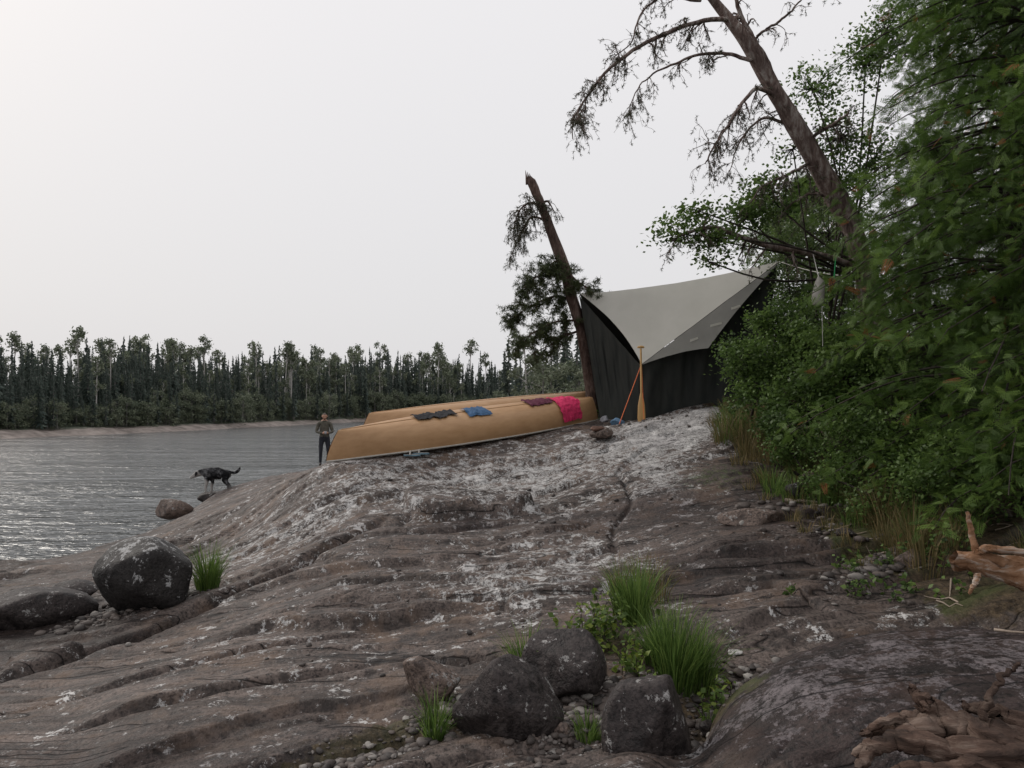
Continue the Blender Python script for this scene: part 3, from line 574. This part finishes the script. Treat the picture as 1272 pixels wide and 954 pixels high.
# ---------------------------------------------------------------- canoes
m_can=M('canoe_hull'); nn=m_can.noise(m_can.tc((1,3,3)),4,6); m_can.set(m_can.b.inputs['Base Color'],m_can.ramp(nn,[(.3,(.38,.215,.10)),(.7,(.48,.29,.15))])); m_can.b.inputs['Roughness'].default_value=.55
m_gun=plain('canoe_gunwale',(.42,.40,.36),.15,10,.5,0); m_in=plain('canoe_inside',(.25,.17,.09),.2,8,.6,0)
def hull(t,s,L=5.3,off=0):
    at=np.abs(t); w=.45*(1-at**2.4)**.85+.012; D=.37+.09*at**4; th=s*math.pi/2
    sn=np.sign(s)*np.abs(np.sin(th))**.75; zf_=1-np.abs(np.cos(th))**.85
    x=L/2*t*(1-.07*(1-zf_)**1.5*at**6); y=(w+off)*sn; z=.03*at**2+zf_*(D)-off*(1-zf_)*1.0
    return np.stack([x,y,z],-1)
def canoe_matrix(Lp,Rp,roll):
    Lp=Vector(Lp);Rp=Vector(Rp); xa=(Rp-Lp).normalized(); up=Vector((0,0,1)); ya=up.cross(xa).normalized(); za=xa.cross(ya)
    Mx=Matrix((xa,ya,za)).transposed().to_4x4(); Mx=Matrix.Translation((Lp+Rp)/2)@Mx
    return Mx@Matrix.Rotation(roll,4,'X')@Matrix.Rotation(math.pi,4,'X')@Matrix.Translation((0,0,-.46))
def canoe(name,Mx,L=5.3):
    e=empty(name); e.matrix_world=Mx
    t=np.sin(np.linspace(-1,1,90)*math.pi/2); s=np.linspace(-1,1,41); Tg,Sg=np.meshgrid(t,s,indexing='ij'); V=hull(Tg.ravel(),Sg.ravel(),L); i=np.arange(90*41).reshape(90,41); Fq=np.stack([i[:-1,:-1],i[:-1,1:],i[1:,1:],i[1:,:-1]],-1).reshape(-1,4)
    fm('hull',V,Fq,m_can.m,e)
    V2=hull(Tg.ravel(),Sg.ravel(),L-.02,-.012); V2[:,2]+=.012; fm('hull_inside',V2,Fq,m_in,e)
    for sg in (-1,1):
        P=hull(t*.998,np.full(90,sg*1.0),L); fm('gunwale',*tube(P,np.full(90,.016),6),m_gun,e)
    for tt in (-.45,.45,0):
        y=float(hull(np.array([tt]),np.array([1.]),L)[0,1]); x=tt*L/2; fm('thwart',*tube([(x,-y,.365),(x,0,.36),(x,y,.365)],[.02,.016,.02],6),m_gun,e)
    P=hull(t*.97,np.zeros(90),L); P[:,2]-=.003; fm('keel_line',*tube(P,np.full(90,.006),5),m_can.m,e)
    return e
ROLL=math.radians(16)
Lp=S(402,571,10.7); Rp=S(744,522,13.7); M1=canoe_matrix((Lp[0],Lp[1],Lp[2]+.0),(Rp[0],Rp[1],Rp[2]+.05),ROLL)
c1=canoe('canoe',M1)
Lp2=S(440,550,12.5); Rp2=S(744,514,15.5); M2=canoe_matrix((Lp2[0],Lp2[1],Lp2[2]+.06),(Rp2[0],Rp2[1],Rp2[2]+.08),math.radians(8)); c2=canoe('canoe',M2)
def cloth(name,t0,t1,s0,s1,col,seed,amp=.25):
    n=36; t=np.linspace(t0,t1,n); s=np.linspace(s0,s1,n); Tg,Sg=np.meshgrid(t,s,indexing='ij'); tj=Tg+.04*fbm(Sg*4+seed,Tg*4,seed=seed); sj=Sg+amp*fbm(Tg*26+seed,Sg*2,seed=seed+1)
    P=hull(tj.ravel(),np.clip(sj.ravel(),-1,1)); wv=.02+.10*np.abs(fbm(Tg.ravel()*40+seed,Sg.ravel()*6,seed=seed+2)); c=np.array([0,0,.25]); d=P-c; d[:,0]=0; d/=np.linalg.norm(d,axis=1)[:,None]+1e-9; P=P+d*wv[:,None]
    P=np.array([M1@Vector(p) for p in P]); i=np.arange(n*n).reshape(n,n); Fq=np.stack([i[:-1,:-1],i[:-1,1:],i[1:,1:],i[1:,:-1]],-1).reshape(-1,4); return fm(name,P,Fq,plain(name+'_fabric',col,.2,40,.9,.2))
# ---------------------------------------------------------------- tarp shelter
tarp=empty('tarp_shelter')
m_tarp=M('tarp_fabric'); nt=m_tarp.noise(m_tarp.tc(),1.5,4); ct=m_tarp.ramp(nt,[(.3,(.52,.51,.455)),(.7,(.60,.585,.53))]); m_tarp.set(m_tarp.b.inputs['Base Color'],ct); trn=m_tarp.n('ShaderNodeBsdfTranslucent',Color=ct); mx=m_tarp.n('ShaderNodeMixShader'); mx.inputs[0].default_value=.3
m_tarp.t.links.new(m_tarp.b.outputs[0],mx.inputs[1]); m_tarp.t.links.new(trn.outputs[0],mx.inputs[2]); m_tarp.t.links.new(mx.outputs[0],m_tarp.out.inputs[0])
m_net=M('bug_netting'); m_net.set(m_net.b.inputs['Base Color'],m_net.ramp(m_net.noise(m_net.tc((3,3,.6)),1.5,3),[(.3,(.028,.031,.030)),(.7,(.052,.054,.050))])); m_net.b.inputs['Roughness'].default_value=1; m_net.b.inputs['Specular IOR Level'].default_value=0; m_net=m_net.m
def tri(name,A_,B_,C_,kab,kbc,kca,mat,sag=0,n=26,wr=.012):
    A_,B_,C_=map(np.array,(A_,B_,C_)); V=[];idx={}
    for i in range(n+1):
        for j in range(n+1-i):
            a=i/n;b=j/n;c=1-a-b; p=a*A_+b*B_+c*C_; p0=p.copy()
            p=p+(C_-p0)*kab*4*a*b*(1-c)**2+(A_-p0)*kbc*4*b*c*(1-a)**2+(B_-p0)*kca*4*c*a*(1-b)**2
            p[2]-=sag*27*a*b*c; idx[(i,j)]=len(V); V.append(p)
    V=np.array(V); V[:,2]+=wr*fbm(V[:,0]*3,V[:,1]*3,V[:,2]*3,seed=77)*2
    Fc=[]
    for i in range(n):
        for j in range(n-i):
            Fc.append((idx[(i,j)],idx[(i+1,j)],idx[(i,j+1)]))
            if i+j<n-1: Fc.append((idx[(i+1,j)],idx[(i+1,j+1)],idx[(i,j+1)]))
    return fm(name,V,Fc,mat,tarp)
tA=S(720,365,14.4); tB=S(968,325,12.1); tC=S(797,452,12.75); tD=S(880,432,12.3); tE=(4.7,16.2,3.2); tG=(2.0,17.0,3.2)
m_back=plain('tarp_back_shaded',(.08,.08,.075),.15,3,.8,0)  # same tarp, colour darkened to imitate shade instead of light coming through
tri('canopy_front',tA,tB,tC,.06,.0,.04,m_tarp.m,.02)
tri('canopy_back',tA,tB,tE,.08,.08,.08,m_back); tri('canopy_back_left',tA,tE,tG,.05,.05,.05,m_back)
m_und=plain('tarp_side_fabric',(.21,.205,.185),.12,3,.8,0)  # underside panel of the tarp, its shade put into a darker fabric colour
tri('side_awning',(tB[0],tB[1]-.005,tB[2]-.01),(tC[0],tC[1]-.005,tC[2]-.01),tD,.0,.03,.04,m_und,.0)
def mixp(a,b,c): return np.array(tB)*a+np.array(tC)*b+np.array(tD)*c
for (a,b,c,sx) in [(.32,.22,.46,.10),(.50,.12,.38,.08),(.18,.40,.42,.07)]:
    p=mixp(a,b,c)+np.array([0,-.05,0]); fm('awning_window',[p+np.array([-sx,0,-.05]),p+np.array([sx,0,-.0]),p+np.array([sx*.9,0,.035]),p+np.array([-sx*1.0,0,-.01])],[(0,1,2,3)],m_tarp.m,tarp)
def quadp(name,a,b,c,d,mat,n=40,bow=.12):
    a,b,c,d=map(np.array,(a,b,c,d)); V=[]
    for i in range(n+1):
        for j in range(n+1):
            u=i/n;v=j/n; p=a*(1-u)*(1-v)+b*u*(1-v)+c*u*v+d*(1-u)*v; p=p+np.array([0,bow*math.sin(math.pi*u)*math.sin(math.pi*v)+(.04*math.sin(u*30+v*4+math.sin(v*5))+.02*math.sin(u*71+v*2))*math.sin(math.pi*min(1,v+.1)),0]); V.append(p)
    i=np.arange((n+1)**2).reshape(n+1,n+1); return fm(name,V,np.stack([i[:-1,:-1],i[:-1,1:],i[1:,1:],i[1:,:-1]],-1).reshape(-1,4),mat,tarp)
def gp(u,d,lift=0): x,y,_=S(u,0,d); return (x,y,H(x,y)+lift)
gA=gp(748,14.0,-.1);gC=gp(800,13.1,-.1);gB2=gp(945,12.8,-.1)
dn=lambda p,k=.02,b=.04:(p[0],p[1]+b,p[2]-k)
quadp('netting_left',dn(tA,.03,.06),dn(tC,.03,.08),gC,gA,m_net); quadp('netting_right',dn(tC,.03,.08),dn(tB,.03,.1),gB2,gC,m_net)
quadp('netting_back',dn(tG),dn(tE),(4.9,16,2.3),(2,16.8,2.2),m_net); quadp('netting_side_left',dn(tA,.02,.1),dn(tG),(2,16.8,2.2),gA,m_net)
quadp('netting_side_right',dn(tB,.03,.1),dn(tE),(4.9,16,2.3),gB2,m_net)
m_or=plain('orange_rope',(.62,.13,.03),.1,20,.6,0); m_wr=plain('white_rope',(.5,.48,.45),.1,20,.6,0)
def rope(name,a,b,r,mat,par=tarp,sag=.0):
    a=np.array(a);b=np.array(b); P=smoothpath([a,(a+b)/2-np.array([0,0,sag]),b],10); fm(name,*tube(P,np.full(10,r),5),mat,par)
rope('guy_line',tC,gp(768,12.4),.009,m_or); rope('guy_line',tC,gp(800,12.3),.006,m_or)
rope('guy_line',tA,S(708,350,14.8),.008,m_wr); rope('guy_line',tB,S(1072,345,9.6),.006,m_wr,sag=.05)
pad=empty('canoe_paddle'); m_wood=plain('paddle_wood',(.50,.30,.11),.2,8,.4,0,(1,1,.2))
pb=np.array(gp(797,12.5)); ptop=np.array(S(796,430,12.6)); ax=ptop-pb
def pts(f): return pb+ax*f
fm('shaft',*tube([pts(f) for f in np.linspace(.36,.97,12)],np.full(12,.017),8),m_wood,pad)
hw=np.interp(np.linspace(0,1,16),[0,.06,.2,.6,.85,1],[.035,.06,.07,.06,.035,.018]); 
V=[]
for k,f in enumerate(np.linspace(0.0,.40,16)):
    c=pts(f); th=.006+.012*(k/15)
    for a in np.arange(10)/10*6.283: V.append(c+np.array([math.cos(a)*hw[k],math.sin(a)*th,0]))
i,j=np.meshgrid(np.arange(15),np.arange(10),indexing='ij'); i=i.ravel();j=j.ravel(); fm('blade',V,np.stack([i*10+j,i*10+(j+1)%10,(i+1)*10+(j+1)%10,(i+1)*10+j],-1),m_wood,pad)
g=pts(.98); fm('grip',*tube([g+np.array([-.06,0,.0]),g+np.array([-.045,0,.01]),g+np.array([0,0,.015]),g+np.array([.045,0,.01]),g+np.array([.06,0,0])],[.008,.02,.024,.02,.008],8),m_wood,pad)
cloth('black_clothes',-.46,-.19,-.10,.14,(.012,.012,.016),1,.35)
cloth('blue_cloth',-.13,.03,-.10,.26,(.04,.10,.20),2,.10)
cloth('maroon_shirt',.36,.56,-.2,.14,(.09,.012,.035),3,.25)
cloth('pink_towel',.57,.77,-.25,.85,(.62,.03,.12),4,.12)
def lump(name,loc,sx,sy,sz,seed,mat,par=None):
    V=rockshape(I6[0],seed,6,9,.25)*np.array([sx,sy,sz]); V=V+np.array(loc); fm(name,V,I6[1],mat,par)
l=gp(765,12.9,.05); lump('blue_stuff_bag',l,.16,.1,.09,31,plain('blue_fabric',(.12,.22,.34),.3,15,.8))
l=gp(752,13.3,.05); lump('grey_stuff_bag',l,.1,.1,.08,32,plain('grey_fabric',(.25,.25,.27),.3,15,.8))
l=gp(742,11.35,.17); lump('brown_pouch',l,.13,.09,.05,33,plain('brown_fabric',(.13,.07,.05),.3,15,.8))
m_sn=plain('sandal_rubber',(.12,.2,.25),.3,15,.7,0)
for q,(u,d) in enumerate([(512,11.0),(523,11.1)]):
    x,y,_=S(u,0,d); z=H(x,y)+.04; e=empty('sandal'); a=np.linspace(0,6.283,24,endpoint=False)
    w=.045*(1+.15*np.cos(a)); ring=np.stack([np.cos(a)*.13,np.sin(a)*w,a*0],-1); V=np.concatenate([ring,ring+[0,0,.025]])+np.array([x,y,z]); k=np.arange(24); fm('sole',V,np.stack([k,(k+1)%24,(k+1)%24+24,k+24],-1),m_sn,e)
    V2=[(x+math.cos(t)*.13*r_,y+math.sin(t)*.045*r_,z+.0255) for r_ in (1,.5,.02) for t in a]; fm('footbed',V2,[(r*24+i,r*24+(i+1)%24,(r+1)*24+(i+1)%24,(r+1)*24+i) for r in range(2) for i in range(24)],m_wr,e)
    fm('strap',*tube(smoothpath([(x-.03,y-.045,z+.02),(x-.03,y,z+.075),(x-.03,y+.045,z+.02)],9),np.full(9,.01),6),m_wr,e)
bag=empty('hanging_bag'); c=S(1017,362,8.3); m_bag=plain('bag_fabric',(.33,.31,.28),.2,12,.8)
zz=np.array([.17,.15,.12,.08,0,-.08,-.14,-.155,-.16]); rd=np.array([.012,.022,.045,.058,.065,.07,.066,.045,.005]); fm('bag_body',*tube([(c[0]+.01*math.sin(z*20),c[1],c[2]+z) for z in zz],rd,14,.12,3),m_bag,bag)
rope('bag_cord',(c[0],c[1],c[2]+.165),S(1010,316,9.2),.006,m_wr,bag); rope('bag_cord',S(1021,380,8.3),S(1022,430,8.3),.004,m_wr,bag)
rope('green_rope',S(1038,320,9.2),S(1036,346,9.2),.008,plain('green_rope',(.03,.4,.12),.1,10,.6,0),bag)
# ---------------------------------------------------------------- driftwood
m_dw=barkmat('driftwood',(.028,.018,.014),(.105,.066,.05),(.25,.19,.155),16,(.16,.5,1),1.0); m_dw2=barkmat('driftwood_log',(.14,.065,.03),(.34,.20,.12),(.62,.57,.51),14,(.15,1,1),1.0)
rr=np.random.default_rng(15); A=Acc()
def dpath(l,j=.004,k=1.0): return smoothpath([S(p[0],p[1],p[2]*k) for p in l],44)+np.cumsum(rr.normal(size=(44,3))*j,0)
for l,r0,r1 in [([(1300,975,2.75),(1230,930,2.85),(1185,905,2.95),(1140,895,3.0),(1090,905,3.05),(1052,912,3.1)],.10,.012),([(1195,908,2.95),(1160,880,3.0),(1138,862,3.05),(1120,850,3.1)],.05,.012),
    ([(1310,905,2.9),(1250,885,3.0),(1215,875,3.1),(1190,868,3.15)],.05,.008),([(1300,945,2.75),(1210,945,2.75),(1130,930,2.8),(1075,948,2.85)],.07,.02),([(1230,920,2.9),(1222,885,2.95),(1243,855,3.0),(1268,848,3.0)],.02,.006),([(1160,905,2.95),(1110,925,2.9),(1065,960,2.85)],.045,.012),([(1290,920,2.85),(1215,905,2.95),(1150,890,3.02),(1105,885,3.05),(1060,905,3.1)],.05,.01),([(1280,985,2.7),(1180,960,2.75),(1100,970,2.75)],.06,.02)]:
    A.add(*tube(dpath(l,.004,.86),np.linspace(r0,r1,44)*.86,16,.75,int(r0*1000),3.0),m=0)
A.out('driftwood_stump',[m_dw])
A=Acc()
for l,r0,r1 in [([(1340,735,4.9),(1280,722,4.9),(1225,706,4.95),(1182,696,5.0)],.11,.05),([(1340,718,4.95),(1280,705,4.95),(1225,696,5.0),(1190,700,5.05)],.07,.04),([(1245,700,4.9),(1215,688,4.95),(1205,665,5.0),(1201,640,5.0)],.035,.010),([(1215,688,4.95),(1230,683,4.9),(1272,690,4.85)],.03,.02),([(1215,715,4.9),(1202,738,4.85)],.02,.008)]:
    A.add(*tube(dpath(l,.002,.94),np.linspace(r0,r1,44)*.97,16,.45,int(r0*100),3.0),m=0)
A.out('driftwood_log',[m_dw2])
A=Acc()
for l,r in [([(1055,626,7.9),(1085,636,7.7),(1115,650,7.5)],.022),([(975,633,8.0),(1000,634,7.9),(1020,632,7.8)],.025),([(1235,800,4.0),(1272,812,3.9)],.01),([(1240,790,4.1),(1272,800,4.0)],.008),([(1085,625,7.6),(1060,632,7.7)],.012)]:
    p=smoothpath([S(*q) for q in l],12); p[:,2]=np.maximum(height(p[:,0],p[:,1])+r*.8,p[:,2]*0); A.add(*tube(p,np.linspace(r,r*.5,12),6,.3),m=0)
for k in range(60):
    x=3.0+rng.random()*1.5;y=5+rng.random()*5;a=rng.random()*6.28;L=.1+.25*rng.random(); xs=x+np.cos(a)*np.linspace(0,L,5); ys=y+np.sin(a)*np.linspace(0,L,5); A.add(*tube(np.stack([xs,ys,height(xs,ys)+.01],-1),np.linspace(.008,.003,5),4),m=0)
A.out('fallen_sticks',[plain('stick_wood',(.30,.24,.19),.3,12,.8,.2)])
# ---------------------------------------------------------------- figures
def skin(name,J,E,root,mats,assign,loc,yaw,scale=1.0,sub=2):
    names=list(J); me=bpy.data.meshes.new(name); me.from_pydata([J[k][0] for k in names],[(names.index(a),names.index(b)) for a,b in E],[])
    o=bpy.data.objects.new(name,me); link(o); md=o.modifiers.new('Skin','SKIN'); md.use_smooth_shade=True
    for k,nm in enumerate(names):
        r=J[nm][1]; r=(r,r) if not isinstance(r,tuple) else r; me.skin_vertices[0].data[k].radius=r; me.skin_vertices[0].data[k].use_root=(nm==root)
    s=o.modifiers.new('Sub','SUBSURF'); s.levels=sub; s.render_levels=sub
    dg=bpy.context.evaluated_depsgraph_get(); m2=bpy.data.meshes.new_from_object(o.evaluated_get(dg)); bpy.data.objects.remove(o)
    m2.materials.clear()
    for m in mats: m2.materials.append(m)
    for p in m2.polygons: p.material_index=assign(p.center); p.use_smooth=True
    e=empty(name,loc); e.rotation_euler=(0,0,yaw); e.scale=(scale,)*3; b=bpy.data.objects.new('body',m2); link(b,e); return e
m_skin=plain('skin',(.42,.23,.16),.12,30,.6,0); m_jac=plain('olive_jacket',(.085,.078,.062),.35,12,.9); m_trs=plain('dark_trousers',(.02,.022,.03),.3,12,.9); m_boot=plain('boots',(.03,.022,.018),.2,12,.7,0); m_hair=plain('grey_hair',(.09,.075,.065),.3,40,.9)
J={}
J['pel']=((0,0,.95),(.15,.12)); J['bel']=((0,0,1.08),(.15,.12)); J['che']=((0,.01,1.27),(.175,.125)); J['nb']=((0,0,1.44),(.085,.07)); J['nt']=((0,-.03,1.53),(.055,.055))
E=[('pel','bel'),('bel','che'),('che','nb'),('nb','nt')]
for s,q in ((-1,'l'),(1,'r')):
    J['sh'+q]=((s*.18,.01,1.39),.075); J['el'+q]=((s*.26,-.03,1.12),.052); J['wr'+q]=((s*.08,-.27,1.08),.034)
    J['hi'+q]=((s*.10,0,.86),.095); J['kn'+q]=((s*.12,-.03,.49),.064); J['an'+q]=((s*.13,.02,.10),.046); J['to'+q]=((s*.15,-.15,.045),.042)
    E+=[('nb','sh'+q),('sh'+q,'el'+q),('el'+q,'wr'+q),('pel','hi'+q),('hi'+q,'kn'+q),('kn'+q,'an'+q),('an'+q,'to'+q)]
px,py,_=S(403,0,23.6); pz=S(0,579,23.6)[2]
man=skin('man',J,E,'pel',[m_jac,m_trs,m_boot,m_skin],lambda c:(3 if c.z>1.475 else 2 if c.z<.11 else 1 if (c.z<.97 and c.y>-.2) else 0),(px,py,pz),.35,1.0)
V=I6[0].copy(); V=V*np.array([.076,.095,.118]); fr=V[:,1]<0
V[:,0]*=1-.25*sstep(.0,.11,-V[:,2]); nose=np.exp(-((V[:,0]/.014)**2+((V[:,2]+.012)/.026)**2))*fr; V[:,1]-=.026*nose
eye=np.exp(-(((np.abs(V[:,0])-.032)/.014)**2+((V[:,2]-.012)/.012)**2))*fr; V[:,1]+=.010*eye
chin=np.exp(-((V[:,0]/.03)**2+((V[:,2]+.1)/.03)**2))*fr; V[:,1]-=.012*chin
mid=[]
for f in I6[1]:
    c=V[f].mean(0); mid.append(1 if (c[2]>.055+.5*c[1]*(-1 if c[1]<0 else -.8) and not (c[1]<-.03 and c[2]<.07)) else (2 if (abs(c[0])<.024 and abs(c[2]+.058)<.006 and c[1]<0) or (abs(abs(c[0])-.032)<.010 and abs(c[2]-.012)<.006 and c[1]<0) else 0))
hd=fm('head',V,I6[1],[m_skin,m_hair,plain('face_dark',(.06,.03,.025),.1,10,.5,0)],man,midx=mid); hd.location=(0,-.05,1.62); hd.rotation_euler=(math.radians(22),0,0)
for s in (-1,1):
    a=np.linspace(0,6.283,14); fm('ear',*tube([(s*(.078+.006*math.cos(t*2)),-.045+.018*math.cos(t),1.62+.03*math.sin(t)) for t in a],np.full(14,.008),6),m_skin,man)
    Hn=Acc(); w=np.array([s*.075,-.28,1.08]); k=np.array([s*.02,-.345,1.10]); Hn.add(*tube([w,(w+k)/2,k],[.028,.038,.034],8))
    for fi in range(4):
        b=k+np.array([s*.012,0,.028-.019*fi]); L=[.07,.08,.075,.06][fi]; Hn.add(*tube(smoothpath([b,b+np.array([-s*.3*L,-.55*L,0]),b+np.array([-s*.85*L,-.45*L,-.003]),b+np.array([-s*.95*L,-.05*L,-.005])],8),np.linspace(.010,.007,8),6))
    Hn.add(*tube(smoothpath([w+np.array([-s*.01,-.02,.025]),w+np.array([-s*.03,-.05,.055]),w+np.array([-s*.045,-.075,.05])],6),np.linspace(.013,.008,6),6)); Hn.out('hand',[m_skin],man)
fm('mug',*tube([(0,-.37,1.055),(0,-.37,1.06),(0,-.37,1.10),(0,-.37,1.15)],[.002,.035,.038,.04],14),plain('mug_metal',(.4,.4,.42),.1,10,.4,0),man)
fm('collar',*tube([(math.cos(t)*.075,-.01+math.sin(t)*.068,1.475) for t in np.linspace(0,6.283,20)],np.full(20,.018),6),m_jac,man)
# dog
m_dog=M('dog_fur'); v=m_dog.tc(); sp=m_dog.n('ShaderNodeSeparateXYZ'); m_dog.t.links.new(v,sp.inputs[0]); nd=m_dog.noise(v,7,4,.7); nd2=m_dog.noise(v,45,4,.7)
c=m_dog.ramp(nd,[(.46,(.010,.010,.011)),(.55,(.05,.05,.053)),(.66,(.16,.16,.165))]); wf=m_dog.ramp(m_dog.math('ADD',sp.outputs[2],m_dog.math('MULTIPLY',nd,.12)),[(.20,1.0),(.28,0.0)])
chest=m_dog.ramp(m_dog.math('ADD',sp.outputs[0],m_dog.math('MULTIPLY',sp.outputs[2],1.0)),[(.07,1.0),(.13,0.0)])
c=m_dog.mix(m_dog.math('MULTIPLY',wf,.5),c,(.28,.27,.26)); c=m_dog.mix(m_dog.math('MULTIPLY',chest,.8),c,(.42,.40,.38)); m_dog.set(m_dog.b.inputs['Base Color'],c); m_dog.b.inputs['Roughness'].default_value=.95; m_dog.b.inputs['Specular IOR Level'].default_value=.1; m_dog.set(m_dog.b.inputs['Normal'],m_dog.bump(nd2,.6,.02))
J={'pel':((.22,0,.45),(.105,.12)),'loin':((.08,0,.45),(.10,.12)),'rib':((-.07,0,.435),(.115,.15)),'che':((-.20,0,.435),(.105,.145)),'nk':((-.30,0,.48),(.08,.095)),'nk2':((-.38,0,.46),(.066,.074)),'hd':((-.465,0,.42),(.066,.072)),'mz':((-.535,0,.37),(.040,.040)),'ns':((-.59,0,.34),(.028,.028)),
'ta':((.32,0,.47),.034),'tb':((.39,0,.45),.036),'tc':((.45,0,.47),.042),'td':((.50,0,.52),.038),'te':((.52,0,.58),.014)}
E=[('pel','loin'),('loin','rib'),('rib','che'),('che','nk'),('nk','nk2'),('nk2','hd'),('hd','mz'),('mz','ns'),('pel','ta'),('ta','tb'),('tb','tc'),('tc','td'),('td','te')]
for s,q,dx in ((-1,'l',.04),(1,'r',-.05)):
    J['hp'+q]=((.23,s*.075,.38),.08); J['kn'+q]=((.17+dx,s*.085,.275),.056); J['hk'+q]=((.29+dx,s*.085,.155),.030); J['pw'+q]=((.265+dx,s*.085,.03),.026); J['pt'+q]=((.225+dx,s*.085,.018),.024)
    J['sd'+q]=((-.20,s*.065,.37),.066); J['eb'+q]=((-.15-dx,s*.075,.27),.046); J['ws'+q]=((-.18-dx,s*.075,.14),.030); J['fp'+q]=((-.175-dx,s*.075,.03),.026); J['ft'+q]=((-.215-dx,s*.075,.018),.024)
    E+=[('pel','hp'+q),('hp'+q,'kn'+q),('kn'+q,'hk'+q),('hk'+q,'pw'+q),('pw'+q,'pt'+q),('che','sd'+q),('sd'+q,'eb'+q),('eb'+q,'ws'+q),('ws'+q,'fp'+q),('fp'+q,'ft'+q)]
dx_,dy_,_=S(269,0,16.7); 
bpy.context.view_layer.update()
dog=skin('dog',J,E,'rib',[m_dog.m,plain('dog_nose',(.01,.01,.01),.1,10,.4,0)],lambda c:1 if c.x<-.592 else 0,(dx_,dy_,S(0,612,16.7)[2]),.12,1.0)
for s in (-1,1):
    fm('ear',*tube([(-.43,s*.05,.485),(-.425,s*.08,.475),(-.43,s*.094,.43),(-.44,s*.09,.39)],[.014,.028,.026,.006],8),plain('dog_ear',(.010,.009,.011),.2,20,.9,0),dog)
# ---------------------------------------------------------------- light
w=bpy.data.worlds.new('World'); sc.world=w; w.use_nodes=True; nt=w.node_tree; bg=nt.nodes['Background']
sky=nt.nodes.new('ShaderNodeTexSky'); sky.sky_type='NISHITA'; sky.sun_disc=False; el=math.radians(38); az=math.radians(-55)
sky.sun_elevation=el; sky.sun_rotation=az; sky.air_density=1.5; sky.dust_density=6
tcw=nt.nodes.new('ShaderNodeTexCoord'); spw=nt.nodes.new('ShaderNodeSeparateXYZ'); nt.links.new(tcw.outputs['Generated'],spw.inputs[0])
rp=nt.nodes.new('ShaderNodeValToRGB'); nt.links.new(spw.outputs[2],rp.inputs[0]); e=rp.color_ramp.elements
e[0].position=0.0; e[0].color=(6.5,6.45,6.6,1); e[1].position=.55; e[1].color=(7.7,7.55,7.65,1)
mxw=nt.nodes.new('ShaderNodeMix'); mxw.data_type='RGBA'; mxw.inputs[0].default_value=.94; nt.links.new(sky.outputs[0],mxw.inputs[6]); nt.links.new(rp.outputs[0],mxw.inputs[7])
nt.links.new(mxw.outputs[2],bg.inputs[0]); bg.inputs[1].default_value=.115
sl=bpy.data.lights.new('sun','SUN'); sl.energy=1.2; sl.angle=math.radians(18); sl.color=(1,.94,.86); so=bpy.data.objects.new('sun',sl); link(so)
dirv=Vector((math.sin(az)*math.cos(el),math.cos(az)*math.cos(el),math.sin(el))); so.rotation_euler=dirv.to_track_quat('Z','Y').to_euler()
cam=bpy.data.cameras.new('camera'); cam.sensor_width=36; cam.lens=F/1272*36; cam.shift_y=(HZ-477)/1272; cam.clip_end=6000; cam.clip_start=.05
co=bpy.data.objects.new('camera',cam); co.location=(0,0,EYE); co.rotation_euler=(math.pi/2,0,0); link(co); sc.camera=co
